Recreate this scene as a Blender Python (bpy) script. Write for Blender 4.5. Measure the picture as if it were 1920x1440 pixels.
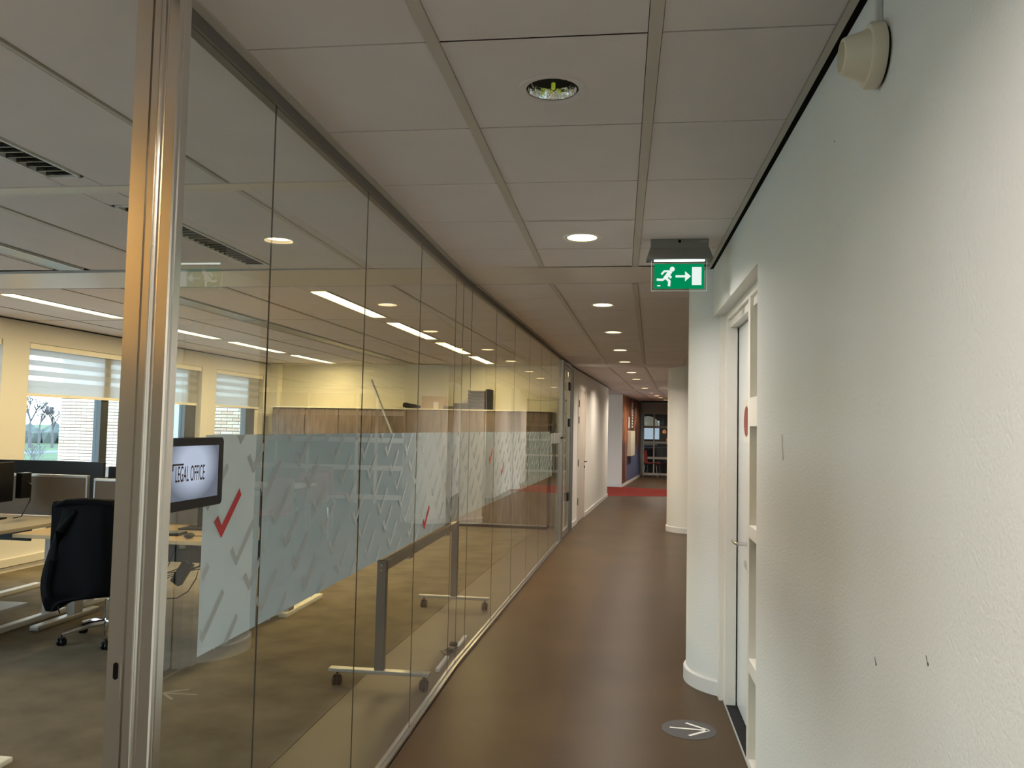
import bpy, bmesh, math, random
from mathutils import Vector, Matrix
from mathutils.geometry import delaunay_2d_cdt
random.seed(7)
PI = math.pi
C = bpy.context.scene.collection
SC = bpy.context.scene
for o_ in list(bpy.data.objects): bpy.data.objects.remove(o_)

# ------------------------------------------------------------------ camera, world, exposure
CAMZ = 1.523
cd = bpy.data.cameras.new('camera'); cam = bpy.data.objects.new('camera', cd); C.objects.link(cam)
cd.sensor_fit = 'HORIZONTAL'; cd.sensor_width = 36.0; cd.lens = 1521.739 / 1920 * 36.0
cd.clip_start = 0.05; cd.clip_end = 500
_r = Vector((0.990946279729866, 0.1325905419484195, 0.021100210315596668))
_u = Vector((-0.01365939227076177, -0.056779873117463506, 0.9982932770541723))
_f = Vector((-0.13356231389254775, 0.9895432250258648, 0.054454697805417944))
M = Matrix.Identity(4)
for i in range(3):
    M[i][0] = _r[i]; M[i][1] = _u[i]; M[i][2] = -_f[i]
M.translation = (0, 0, CAMZ)
cam.matrix_world = M
SC.camera = cam

w = bpy.data.worlds.new('sky'); SC.world = w; w.use_nodes = True
wn = w.node_tree.nodes; wl = w.node_tree.links
bgn = wn['Background']; bgn.inputs['Strength'].default_value = 8.0
_tc = wn.new('ShaderNodeTexCoord'); _sx = wn.new('ShaderNodeSeparateXYZ'); _cr = wn.new('ShaderNodeValToRGB')
wl.new(_tc.outputs['Generated'], _sx.inputs[0]); wl.new(_sx.outputs['Z'], _cr.inputs[0])
_cr.color_ramp.elements[0].color = (0.80, 0.90, 0.93, 1); _cr.color_ramp.elements[0].position = 0.0
_cr.color_ramp.elements[1].color = (0.50, 0.72, 0.92, 1); _cr.color_ramp.elements[1].position = 0.6
wl.new(_cr.outputs[0], bgn.inputs['Color'])
SC.view_settings.view_transform = 'Standard'; SC.view_settings.look = 'None'
SC.view_settings.gamma = 1.0; SC.view_settings.use_curve_mapping = False
SC.view_settings.exposure = 0.0

DOWNLIGHT_W = 10.5
TUBE_EMIT = 5.0
PANEL_W = 28.0

# ------------------------------------------------------------------ frames of the bent building
H = 2.507
XG = -1.0295; TH = -0.03688; BAY = 7.33
def frame(k):
    o = Vector((XG, 5.178, 0)); th = 0.0
    if k == 1: return Matrix.Translation(o)
    m = None
    for j in range(2, k + 1):
        th = (j - 1) * TH
        if j > 2: o = o + Vector((-math.sin(th - TH), math.cos(th - TH), 0)) * BAY
    return Matrix.Translation(o) @ Matrix.Rotation(th, 4, 'Z')
F = {k: frame(k) for k in (1, 2, 3, 4)}

# ------------------------------------------------------------------ materials
def mat(name, col, rough=0.6, metal=0.0, spec=0.5, bump=0.0, bscale=60, var=0.0, vscale=6, emit=None, estr=0, stretch=None, coat=0):
    m = bpy.data.materials.new(name); m.use_nodes = True
    n = m.node_tree.nodes; l = m.node_tree.links; p = n['Principled BSDF']
    p.inputs['Base Color'].default_value = (*col, 1); p.inputs['Roughness'].default_value = rough
    p.inputs['Metallic'].default_value = metal; p.inputs['Specular IOR Level'].default_value = spec
    p.inputs['Coat Weight'].default_value = coat
    if emit:
        p.inputs['Emission Color'].default_value = (*emit, 1); p.inputs['Emission Strength'].default_value = estr
    tc = None
    def coords():
        t = n.new('ShaderNodeTexCoord'); mp = n.new('ShaderNodeMapping'); l.new(t.outputs['Object'], mp.inputs[0])
        if stretch: mp.inputs['Scale'].default_value = stretch
        return mp.outputs[0]
    if var:
        t = n.new('ShaderNodeTexNoise'); t.inputs['Scale'].default_value = vscale; t.inputs['Detail'].default_value = 5
        l.new(coords(), t.inputs['Vector'])
        r = n.new('ShaderNodeValToRGB'); r.color_ramp.elements[0].position = .3; r.color_ramp.elements[1].position = .7
        r.color_ramp.elements[0].color = (*[max(0, c * (1 - var)) for c in col], 1)
        r.color_ramp.elements[1].color = (*[min(1, c * (1 + var)) for c in col], 1)
        l.new(t.outputs[0], r.inputs[0]); l.new(r.outputs[0], p.inputs['Base Color'])
    if bump:
        t = n.new('ShaderNodeTexNoise'); t.inputs['Scale'].default_value = bscale; t.inputs['Detail'].default_value = 3
        l.new(coords(), t.inputs['Vector'])
        b = n.new('ShaderNodeBump'); b.inputs['Strength'].default_value = bump; b.inputs['Distance'].default_value = .004
        l.new(t.outputs[0], b.inputs['Height']); l.new(b.outputs[0], p.inputs['Normal'])
    return m

def glass_mat(name, tint=(.93, .95, .90), f0=.04, rough=0.0):
    m = bpy.data.materials.new(name); m.use_nodes = True
    n = m.node_tree.nodes; l = m.node_tree.links; n.remove(n['Principled BSDF'])
    out = n['Material Output']
    tr = n.new('ShaderNodeBsdfTransparent'); tr.inputs[0].default_value = (*tint, 1)
    gl = n.new('ShaderNodeBsdfGlossy'); gl.inputs['Roughness'].default_value = rough
    lw = n.new('ShaderNodeLayerWeight'); lw.inputs[0].default_value = .5
    pw = n.new('ShaderNodeMath'); pw.operation = 'POWER'; pw.inputs[1].default_value = 4.2
    ml = n.new('ShaderNodeMath'); ml.operation = 'MULTIPLY_ADD'; ml.inputs[1].default_value = 1 - f0; ml.inputs[2].default_value = f0
    l.new(lw.outputs['Facing'], pw.inputs[0]); l.new(pw.outputs[0], ml.inputs[0])
    ge = n.new('ShaderNodeNewGeometry'); iv = n.new('ShaderNodeMath'); iv.operation = 'SUBTRACT'; iv.inputs[0].default_value = 1.0; l.new(ge.outputs['Backfacing'], iv.inputs[1])
    mm = n.new('ShaderNodeMath'); mm.operation = 'MULTIPLY'; l.new(ml.outputs[0], mm.inputs[0]); l.new(iv.outputs[0], mm.inputs[1])
    mx = n.new('ShaderNodeMixShader'); l.new(mm.outputs[0], mx.inputs[0]); l.new(tr.outputs[0], mx.inputs[1]); l.new(gl.outputs[0], mx.inputs[2])
    l.new(mx.outputs[0], out.inputs[0])
    return m

def translucent_mat(name, col, tfac=.5, clear=0.0, rough=.6):
    m = bpy.data.materials.new(name); m.use_nodes = True
    n = m.node_tree.nodes; l = m.node_tree.links; n.remove(n['Principled BSDF']); out = n['Material Output']
    d = n.new('ShaderNodeBsdfDiffuse'); t = n.new('ShaderNodeBsdfTranslucent'); tr = n.new('ShaderNodeBsdfTransparent')
    d.inputs[0].default_value = (*col, 1); t.inputs[0].default_value = (*col, 1)
    a = n.new('ShaderNodeMixShader'); a.inputs[0].default_value = tfac; l.new(d.outputs[0], a.inputs[1]); l.new(t.outputs[0], a.inputs[2])
    b = n.new('ShaderNodeMixShader'); b.inputs[0].default_value = clear; l.new(a.outputs[0], b.inputs[1]); l.new(tr.outputs[0], b.inputs[2])
    l.new(b.outputs[0], out.inputs[0]); return m

def emis(name, col, s):
    m = bpy.data.materials.new(name); m.use_nodes = True; n = m.node_tree.nodes; n.remove(n['Principled BSDF'])
    e = n.new('ShaderNodeEmission'); e.inputs[0].default_value = (*col, 1); e.inputs[1].default_value = s
    m.node_tree.links.new(e.outputs[0], n['Material Output'].inputs[0]); return m

m_wall = mat('stucco_wall', (.78, .77, .73), .7, bump=.45, bscale=120, spec=.3)
m_wallsm = mat('painted_wall', (.78, .76, .70), .7, spec=.3)
m_fwall = mat('window_wall_paint', (.70, .69, .68), .7, spec=.3)
m_tile = mat('ceiling_tile_board', (.68, .62, .60), .85, bump=.15, bscale=400, spec=.2, var=.03, vscale=3)
m_bar = mat('ceiling_bar_enamel', (.50, .46, .40), .5, spec=.4)
m_beam = mat('satin_panel', (.58, .53, .48), .33, spec=.6)
m_black = mat('black_gap', (.004, .004, .004), .9, spec=.1)
m_darkgap = mat('dark_gap', (.03, .027, .024), .9, spec=.1)
m_frame = mat('white_lacquer', (.80, .77, .70), .35, spec=.5)
m_door = mat('door_laminate', (.74, .76, .76), .28, spec=.5)
m_lino = mat('brown_linoleum', (.072, .044, .020), .34, spec=.10, bump=.12, bscale=90, var=.16, vscale=1.6)
m_linoin = mat('brown_linoleum_office', (.12, .095, .065), .5, spec=.4, var=.12, vscale=2)
m_carpet = mat('office_carpet', (.19, .16, .115), .95, bump=.8, bscale=350, spec=.1, var=.22, vscale=3.5)
m_red = mat('red_carpet', (.22, .025, .015), .95, spec=.1, bump=.4, bscale=200, var=.1)
m_mat = mat('dark_doormat', (.028, .029, .03), .95, bump=.5, bscale=300, spec=.1)
m_base = mat('white_skirting', (.72, .70, .66), .4)
m_alu = mat('satin_aluminium', (.55, .55, .55), .28, metal=1.0, bump=.03, bscale=300)
m_alupost = mat('brushed_aluminium', (.78, .75, .70), .24, metal=1.0)
m_alumatt = mat('matt_aluminium', (.50, .50, .49), .45, metal=.9)
m_rail = mat('grey_rail', (.15, .14, .13), .45, metal=.2)
m_chrome = mat('chrome', (.8, .8, .82), .12, metal=1.0)
m_plblack = mat('black_plastic', (.005, .005, .006), .4, spec=.25)
m_screenback = mat('monitor_back', (.004, .005, .008), .5, spec=.25)
m_glass = glass_mat('partition_glass', (.965, .975, .955), .085)
m_wglass = glass_mat('window_glass', (.95, .98, .98), .03)
m_dglass = glass_mat('dark_room_glass', (.75, .78, .78), .05)
m_film = translucent_mat('frosted_film', (.42, .47, .50), .45)
m_check = translucent_mat('matt_vinyl', (.48, .495, .48), .35, .12)
m_redfilm = mat('red_vinyl', (.42, .01, .015), .4)
m_seal = mat('glass_seal', (.05, .05, .045), .25)
m_wood = mat('grey_brown_wood', (.20, .145, .108), .5, var=.42, vscale=9, stretch=(3.5, 3.5, .35), bump=.06, bscale=30)
m_cabtop = mat('white_cabinet_top', (.85, .82, .70), .5)
m_birch = mat('birch_desktop', (.62, .45, .24), .45, var=.05, vscale=4)
m_greytop = mat('beige_desktop', (.42, .37, .30), .45)
m_whitemetal = mat('white_metal', (.62, .62, .60), .35)
m_screen = mat('divider_felt', (.20, .175, .15), .9, spec=.1, bump=.2, bscale=200)
m_jacket = mat('black_jacket_cloth', (.003, .0035, .005), .8, spec=.1, bump=.25, bscale=40)
m_cream = mat('cream_plastic', (.72, .66, .52), .30)
m_card = mat('cardboard', (.42, .30, .17), .8)
m_paper = mat('paper_label', (.75, .73, .68), .8)
m_brick = mat('pale_brick', (.50, .39, .29), .9, var=.25, vscale=2.0)
m_brickb = mat('pinkish_brick', (.46, .31, .22), .9, var=.15, vscale=3)
m_brickc = mat('cream_brick', (.56, .47, .36), .9, var=.12, vscale=3)
m_mortar = mat('mortar', (.16, .13, .11), .95)
m_wframe = mat('anthracite_frame', (.030, .040, .048), .4)
m_blind = translucent_mat('blind_fabric', (.58, .60, .62), .5, 0.05)
m_sheer = translucent_mat('blind_sheer', (.62, .64, .66), .5, 0.3)
m_grass = mat('grass', (.038, .070, .018), .95, var=.35, vscale=.15)
m_path = mat('asphalt_path', (.09, .095, .10), .9)
m_bark = mat('bare_twigs', (.12, .11, .12), .9)
m_hedge = mat('hedge', (.09, .10, .09), .95, var=.3, vscale=1.0)
m_downglow = emis('downlight_lamp', (1.0, .84, .60), 14.0)
m_reflector = mat('lit_gold_reflector', (.95, .82, .55), .3, metal=.6, emit=(1, .78, .42), estr=1.6)  # emission stands in for lamp light on the recess wall
m_mirror = mat('faceted_reflector', (.92, .91, .88), .12, metal=1.0, bump=.6, bscale=60)
m_green = emis('exit_green', (0.0, .26, .095), .95)
m_white_e = emis('exit_white', (.80, .92, .86), 1.0)
m_lampstrip = emis('exit_lamp', (.92, 1.0, .95), 4.0)
m_acryl = glass_mat('acrylic', (.9, .96, .93), .06)
m_housing = mat('grey_housing', (.22, .22, .21), .35, metal=.3)
m_tube = emis('office_tube', (1.0, .86, .50), TUBE_EMIT)
m_reda = mat('red_shell', (.36, .035, .02), .45)
m_orange = mat('orange_for_reflection', (1.0, .64, .30), .5)  # for the added cupboard whose reflection tints the metal post
m_greycab = mat('grey_cupboard', (.30, .27, .25), .5)
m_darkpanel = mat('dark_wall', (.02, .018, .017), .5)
m_decal = mat('floor_decal', (.045, .042, .040), .5)
m_decalw = mat('floor_decal_white', (.80, .78, .70), .5)
m_louvre = mat('louvre_aluminium', (.16, .155, .15), .25, metal=.8)
m_slot = mat('diffuser_grey', (.30, .32, .33), .35, metal=.4)

# ------------------------------------------------------------------ mesh helpers
def nb(): return bmesh.new()
def bx(bm, x0, x1, y0, y1, z0, z1, bev=0):
    if x0 > x1: x0, x1 = x1, x0
    if y0 > y1: y0, y1 = y1, y0
    if z0 > z1: z0, z1 = z1, z0
    v = [bm.verts.new(p) for p in ((x0, y0, z0), (x1, y0, z0), (x1, y1, z0), (x0, y1, z0), (x0, y0, z1), (x1, y0, z1), (x1, y1, z1), (x0, y1, z1))]
    fs = [bm.faces.new([v[i] for i in q]) for q in ((0, 3, 2, 1), (4, 5, 6, 7), (0, 1, 5, 4), (1, 2, 6, 5), (2, 3, 7, 6), (3, 0, 4, 7))]
    if bev:
        es = {e for f in fs for e in f.edges}
        bmesh.ops.bevel(bm, geom=list(es), offset=bev, segments=2, affect='EDGES', profile=.6)
    return bm
def box(*a, bev=0): return bx(nb(), *a, bev=bev)
def prism(bm, pts, fn, d):
    """polygon pts (2D) -> extruded between fn(p,0) and fn(p,d)"""
    a = [bm.verts.new(fn(p, 0)) for p in pts]; b = [bm.verts.new(fn(p, d)) for p in pts]
    bm.faces.new(a); bm.faces.new(b[::-1]); n = len(pts)
    for i in range(n): bm.faces.new((a[i], b[i], b[(i + 1) % n], a[(i + 1) % n]))
    return bm
def tube(bm, pts, r, seg=8, cap=True):
    pts = [Vector(p) for p in pts]; rs = r if isinstance(r, (list, tuple)) else [r] * len(pts); rings = []
    for i, p in enumerate(pts):
        d = (pts[min(i + 1, len(pts) - 1)] - pts[max(i - 1, 0)]).normalized()
        up = Vector((0, 0, 1)) if abs(d.z) < .95 else Vector((1, 0, 0))
        a = d.cross(up).normalized(); b = a.cross(d)
        rings.append([bm.verts.new(p + (a * math.cos(2 * PI * k / seg) + b * math.sin(2 * PI * k / seg)) * rs[i]) for k in range(seg)])
    for i in range(len(rings) - 1):
        for k in range(seg): bm.faces.new((rings[i][k], rings[i][(k + 1) % seg], rings[i + 1][(k + 1) % seg], rings[i + 1][k]))
    if cap: bm.faces.new(rings[0][::-1]); bm.faces.new(rings[-1])
    return bm
def lathe(bm, prof, c=(0, 0, 0), seg=32, axis='Z', cap=True):
    rings = []
    for r, z in prof:
        ring = []
        for k in range(seg):
            a = 2 * PI * k / seg; x, y = r * math.cos(a), r * math.sin(a)
            p = (x, y, z) if axis == 'Z' else ((z, x, y) if axis == 'X' else (x, z, y))
            ring.append(bm.verts.new(Vector(c) + Vector(p)))
        rings.append(ring)
    for i in range(len(rings) - 1):
        for k in range(seg): bm.faces.new((rings[i][k], rings[i][(k + 1) % seg], rings[i + 1][(k + 1) % seg], rings[i + 1][k]))
    if cap and prof[0][0] > 1e-5: bm.faces.new(rings[0][::-1])
    if cap and prof[-1][0] > 1e-5: bm.faces.new(rings[-1])
    return bm
def mesh_of(name, bm, m, smooth=False):
    bmesh.ops.remove_doubles(bm, verts=bm.verts, dist=1e-5)
    bmesh.ops.recalc_face_normals(bm, faces=bm.faces)
    me = bpy.data.meshes.new(name); bm.to_mesh(me); bm.free(); me.materials.append(m)
    if smooth:
        me.polygons.foreach_set('use_smooth', [True] * len(me.polygons))
        me.set_sharp_from_angle(angle=math.radians(35))
    return me
def obj(name, bm, m, parent=None, smooth=False, mw=None, label=None):
    me = bm if isinstance(bm, bpy.types.Mesh) else mesh_of(name, bm, m, smooth)
    o = bpy.data.objects.new(name, me); C.objects.link(o)
    if parent: o.parent = parent
    if mw is not None: o.matrix_basis = mw
    if label: o['label'] = label
    return o
def thing(name, label, cat, loc=(0, 0, 0), rz=0, group=None, mw=None):
    o = bpy.data.objects.new(name, None); C.objects.link(o); o.empty_display_size = .1
    o.matrix_basis = mw if mw is not None else Matrix.Translation(loc) @ Matrix.Rotation(rz, 4, 'Z')
    o['label'] = label; o['category'] = cat
    if group: o['group'] = group
    return o
def tag(o, label, cat, group=None):
    o['label'] = label; o['category'] = cat
    if group: o['group'] = group
    return o
def struct(name, bm, m, mw=None, label=None, smooth=False):
    o = obj(name, bm, m, None, smooth, mw); o['kind'] = 'structure'
    o['label'] = label or name.replace('_', ' '); return o
def sempty(name, label, mw=None):
    o = bpy.data.objects.new(name, None); C.objects.link(o); o['kind'] = 'structure'; o['label'] = label; o.empty_display_size = .1
    if mw is not None: o.matrix_basis = mw
    return o
def dup(root, label=None, mw=None):
    r = root.copy(); C.objects.link(r)
    if mw is not None: r.matrix_basis = mw
    if label: r['label'] = label
    for ch in root.children:
        c = ch.copy(); C.objects.link(c); c.parent = r
        for g in ch.children:
            d = g.copy(); C.objects.link(d); d.parent = c
    return r

# ------------------------------------------------------------------ FLOOR
floor = struct('floor', box(-6.35, 9, -9.3, 34, -.25, 0), m_lino, label='brown linoleum corridor floor')
def poly_slab(name, pts, z0, z1, m, parent, label=None):
    bm = nb(); prism(bm, pts, lambda p, d: (p[0], p[1], z0 + d), z1 - z0)
    return obj(name, bm, m, parent, label=label)
def w2(k, lat, v): p = F[k] @ Vector((lat, v, 0)); return (p.x, p.y)
poly_slab('carpet', [(-5.95, -8), (XG - .49, -8), (XG - .49, 5.178), w2(2, -.5, 0), w2(2, -.5, 7.5), w2(2, -5.0, 7.5), w2(2, -5.0, 0), (-5.95, 5.178)], 0, .006, m_carpet, floor, 'grey-brown office carpet')
poly_slab('linoleum_strip', [(XG - .489, -8), (XG - .03, -8), (XG - .03, 5.178), w2(2, -.03, 0), w2(2, -.03, 7.5), w2(2, -.499, 7.5), w2(2, -.499, 0), (XG - .489, 5.178)], 0, .003, m_linoin, floor, 'brown linoleum strip inside the glass')
poly_slab('red_carpet_strip', [w2(3, -1.6, 6.65), w2(3, .03, 6.65), w2(3, 1.3, 7.1), w2(3, 3, 7.6), w2(3, 3, 8.9), w2(3, 1.2, 9.5), w2(3, .1, 9.75), w2(3, -1.6, 10.0)], 0, .004, m_red, floor, 'dark red carpet strip across the corridor')
poly_slab('doormat', [(.602, 3.36), (.665, 3.36), (.665, 4.75), (.602, 4.83)], 0, .006, m_mat, floor, 'dark mat in the door threshold')
poly_slab('threshold_strip', [(.594, 3.36), (.602, 3.36), (.602, 4.83), (.594, 4.83)], 0, .008, m_alumatt, floor, 'thin metal threshold strip')

# ------------------------------------------------------------------ CEILING
ceil = struct('ceiling', box(-6.35, 9, -9.3, 34, H + .03, H + .2), m_darkgap, label='suspended ceiling of square white tiles')
_tm = {}
def tile_mesh(wd, ln, m=m_tile, hole=None, th=.016):
    key = (round(wd, 4), round(ln, 4), m.name, hole)
    if key in _tm: return _tm[key]
    bm = nb()
    if hole is None: bx(bm, 0, wd, 0, ln, 0, th)
    else:
        hx, hy, hr = hole; N = 32
        for zz, flip in ((0, False), (th, True)):
            pass
        out, inn = [], []
        for z in (0, th):
            o_, i_ = [], []
            for k in range(N):
                a = 2 * PI * (k + .5) / N; dx, dy = math.cos(a), math.sin(a)
                i_.append(bm.verts.new((hx + dx * hr, hy + dy * hr, z)))
                t = min((wd - hx) / dx if dx > 1e-6 else 1e9, -hx / dx if dx < -1e-6 else 1e9, (ln - hy) / dy if dy > 1e-6 else 1e9, -hy / dy if dy < -1e-6 else 1e9)
                o_.append(bm.verts.new((hx + dx * t, hy + dy * t, z)))
            out.append(o_); inn.append(i_)
            cs = [bm.verts.new((x, y, z)) for x, y in ((0, 0), (wd, 0), (wd, ln), (0, ln))]
            for k in range(N):
                k2 = (k + 1) % N; a, b = o_[k], o_[k2]
                poly = [i_[k], a]
                if abs(a.co.x - b.co.x) > 1e-5 and abs(a.co.y - b.co.y) > 1e-5:
                    cx = a.co.x if (a.co.x in (0, wd) or min(abs(a.co.x), abs(a.co.x - wd)) < 1e-4) else b.co.x
                    cy = b.co.y if cx == a.co.x else a.co.y
                    c = min(cs, key=lambda q: (q.co.x - cx) ** 2 + (q.co.y - cy) ** 2); poly.append(c)
                poly += [b, i_[k2]]
                bm.faces.new(poly)
        for k in range(N):
            k2 = (k + 1) % N; bm.faces.new((inn[0][k], inn[0][k2], inn[1][k2], inn[1][k]))
    _tm[key] = mesh_of('tile', bm, m); return _tm[key]
def tile(k, l0, l1, v0, v1, m=m_tile, hole=None, name='tile', dz=0.0):
    g = .0035; gl_ = .0008 if name == 'tile' else .0035
    mw = F[k] @ Matrix.Translation((l0 + gl_, v0 + g, H + dz))
    return obj(name, tile_mesh(l1 - l0 - 2 * gl_, v1 - v0 - 2 * g, m, hole), m, ceil, mw=mw)
def bar(k, l0, l1, v0, v1, m=m_bar, name='grid_bar', z0=H - .004, z1=H + .02):
    return obj(name, box(l0, l1, v0, v1, z0, z1), m, ceil, mw=F[k])

LIGHTS = {1: [(.8195, -2.88), (.8195, -1.05), (.8195, -4.70), (.8195, -6.5)], 2: [(.8305, 1.24), (.8305, 3.03), (.8305, 4.855), (.8305, 6.57)],
          3: [(.824, 1.41), (.806, 3.19), (.82, 6.48)], 4: [(.83, 1.51), (.86, 3.10), (.88, 4.5), (.90, 6.1)]}
HR = .088
lanes = [(.037, .521), (.556, 1.083), (1.118, 1.53)]
lanes_wide = [(.037, .521), (.556, 1.083), (1.118, 1.66), (1.695, 2.22), (2.255, 2.78), (2.815, 3.34), (3.375, 3.9), (3.935, 4.46), (4.495, 5.02), (5.055, 5.58)]
def vlines(k):
    if k == 1: return [-8.4 + .6 * i - (5.178 - 1.98 - 5.2) * 0 for i in range(0)] or [1.9824 + .6 * j - 5.178 for j in range(-9, 5)] + [-.29]
    return [.305 + .6 * j for j in range(0, 12)] + [BAY - .29]
for k in (1, 2, 3, 4):
    vs = [v for v in vlines(k) if v < BAY - .28]
    for (l0, l1) in (lanes if k == 1 else lanes_wide):
        for a, b in zip(vs[:-1], vs[1:]):
            if b - a < .12: continue
            if k == 4 and l0 > 3: continue
            hole = None
            for (L, V) in LIGHTS[k]:
                if l0 < L < l1 and a - .001 <= V - .05 and V < b:
                    hy = min(max(V - a, HR + .02), (b - a) - HR - .02)
                    hole = (round(L - l0, 4), round(hy, 4), HR)
                    LIGHTS[k][LIGHTS[k].index((L, V))] = (L, a + hy)
            tile(k, l0, l1, a, b, hole=hole)
    v0 = vs[0]; v1 = vs[-1]
    bar(k, 0.0095, .036, v0, v1)
    for c in ((.5385, 1.1005) if k == 1 else (.5385, 1.1005, 1.6775, 2.2375, 2.7975, 3.3575, 3.9175, 4.4775)):
        bar(k, c - .0165, c + .0165, v0, v1)
    if k == 1:
        bar(1, 1.531, 1.550, v0, v1)
        bar(1, 1.550, 1.5695, v0, v1 + .29, m_black, 'shadow_gap', H - .001, H + .02)
for i in range(4): tile(4, -1.75 + .445 * i, -1.75 + .445 * i + .44, -1.2, 2.34, name='long_tile')
# plain transverse strips at every bend (corridor + office)
for k in (2, 3, 4):
    th = .018
    obj('plain_panel', box(-5.0, 6.0, -.285, .285, H, H + th), m_beam, ceil, mw=F[k])
    obj('shadow_joint', box(.04, 6, .285, .303, H + .004, H + th), m_black, ceil, mw=F[k])
# office ceiling: long panels
olanes = [(-.58, -.03), (-1.145, -.605), (-1.845, -1.315), (-2.45, -1.895), (-3.19, -2.715), (-3.77, -3.215), (-4.48, -3.94), (-4.99, -4.505)]
def office(k, mods):
    for (a, b) in mods:
        for (l0, l1) in olanes: tile(k, l0, l1, a, b, name='long_tile')
        for c, wd in ((-.5925, .028 if (k == 1 and a > -2) else .012), (-1.87, .03), (-3.2025, .012), (-4.4925, .012)):
            bar(k, c - wd / 2, c + wd / 2, a, b)
        # diffuser slot
        for (l0, l1, mm, nm, z) in ((-2.71, -2.665, m_black, 'diffuser_gap', H + .012), (-2.665, -2.505, m_slot, 'diffuser_blade', H - .002), (-2.505, -2.455, m_black, 'diffuser_gap', H + .012)):
            obj(nm, box(l0, l1, a, b, z, H + .025), mm, ceil, mw=F[k])
        for c in (-2.665, -2.505): bar(k, c - .007, c + .007, a, b, m_whitemetal, 'diffuser_edge')
        for lc in (-1.23, -3.855):
            tile(k, lc - .085, lc + .085, a, a + .20, name='filler_tile'); tile(k, lc - .085, lc + .085, b - .12, b, name='filler_tile')
mods2 = [(.305, 2.05), (2.07, 3.83), (3.85, 5.58), (5.60, 7.33)]
mods1 = [(-9, -7.35), (-7.3, -5.59), (-5.49, -3.83), (-3.73, -2.07), (-1.98, -.29)]
office(2, mods2); office(1, mods1)
for v in (-2.025, -3.78, -5.54): bar(1, -5.0, -.03, v - .045, v + .045, m_beam, 'wide_bar')

def luminaire(k, lc, a, b, lit, label, group):
    t = thing('strip_light', label, 'ceiling light', mw=F[k] @ Matrix.Translation((lc, (a + b) / 2, H)), group=group)
    hl = (b - a) / 2; wd = .075
    bm = nb(); bx(bm, -wd, -wd + .012, -hl, hl, -.004, .02); bx(bm, wd - .012, wd, -hl, hl, -.004, .02); bx(bm, -wd, wd, -hl, -hl + .012, -.004, .02); bx(bm, -wd, wd, hl - .012, hl, -.004, .02)
    obj('frame', bm, m_whitemetal, t)
    if lit: obj('diffuser', box(-wd + .012, wd - .012, -hl + .012, hl - .012, .003, .008), m_tube, t)
    else:
        obj('trough', box(-wd + .012, wd - .012, -hl + .012, hl - .012, .045, .05), m_darkgap, t)
        n = 24; me = mesh_of('louvre_blade', box(-wd + .013, wd - .013, -.004, .004, -.001, .04), m_louvre)
        for i in range(n): obj('louvre_blade', me, m_louvre, t, mw=Matrix.Translation((0, -hl + .03 + i * (2 * hl - .06) / (n - 1), 0)))
    return t
for i, (a, b) in enumerate(mods2):
    luminaire(2, -1.23, a + .21, b - .13, True, 'lit strip light in the ceiling row nearest the glass wall, %s from the camera' % ('first', 'second', 'third', 'fourth')[i], 'lit strip lights in the office ceiling')
    luminaire(2, -3.855, a + .21, b - .13, True, 'lit strip light in the ceiling row along the windows, %s from the camera' % ('first', 'second', 'third', 'fourth')[i], 'lit strip lights in the office ceiling')
luminaire(1, -1.23, -3.50, -2.19, False, 'switched-off louvred strip light at the left edge, nearest the camera', 'unlit louvred strip lights')
luminaire(1, -1.23, -1.77, -.42, False, 'switched-off louvred strip light behind the metal post', 'unlit louvred strip lights')
for k, (a, b) in ((1, mods1[2]), (1, mods1[1])):
    luminaire(k, -1.23, a + .21, b - .13, True, 'lit strip light over the office behind the camera, %s' % ('nearer' if a > -6 else 'farther'), 'lit strip lights in the office ceiling')

# downlights
def downlight(label, group='round corridor downlights', lit=True):
    t = thing('downlight', label, 'ceiling light', group=group)
    bm = nb(); lathe(bm, [(.076, -.001), (.098, -.004), (.100, .001), (.076, .001)], seg=40, cap=False)
    obj('trim_ring', bm, m_frame if lit else m_tile, t, smooth=True)
    bm = nb()
    if lit:
        lathe(bm, [(.078, 0), (.073, .022), (.068, .03)], seg=32, cap=False)
        obj('reflector', bm, m_reflector, t, smooth=True)
        bm = nb(); lathe(bm, [(.0, .016), (.070, .016), (.066, .020), (0, .020)], seg=32); obj('lamp', bm, m_downglow, t)
    else:
        lathe(bm, [(.073, 0), (.062, .05), (.045, .08), (.0, .09)], seg=20, cap=False)
        obj('reflector', bm, m_mirror, t)
        bm = nb(); tube(bm, [(0, .03, .080), (0, .025, .012)], .006, 8)
        obj('lamp', bm, mat('green_lamp_tip', (.45, .55, .05), .3, emit=(.55, .7, .05), estr=.25), t)
    return t
def lamp_data(p, col=(1, .92, .86)):
    l = bpy.data.lights.new('downlight_beam', 'AREA'); l.shape = 'DISK'; l.size = .12; l.energy = p; l.color = col; l.spread = math.radians(150); return l
LD = lamp_data(DOWNLIGHT_W); LDW = {1: LD, 2: lamp_data(DOWNLIGHT_W, (1, .89, .79)), 3: lamp_data(DOWNLIGHT_W * 1.55, (1, .82, .62)), 4: lamp_data(DOWNLIGHT_W * 1.3, (1, .82, .62))}; dl = None
ordn = ['first', 'second', 'third', 'fourth', 'fifth', 'sixth', 'seventh', 'eighth', 'ninth', 'tenth', 'eleventh', 'twelfth', 'thirteenth', 'fourteenth']
cnt = 0
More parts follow.
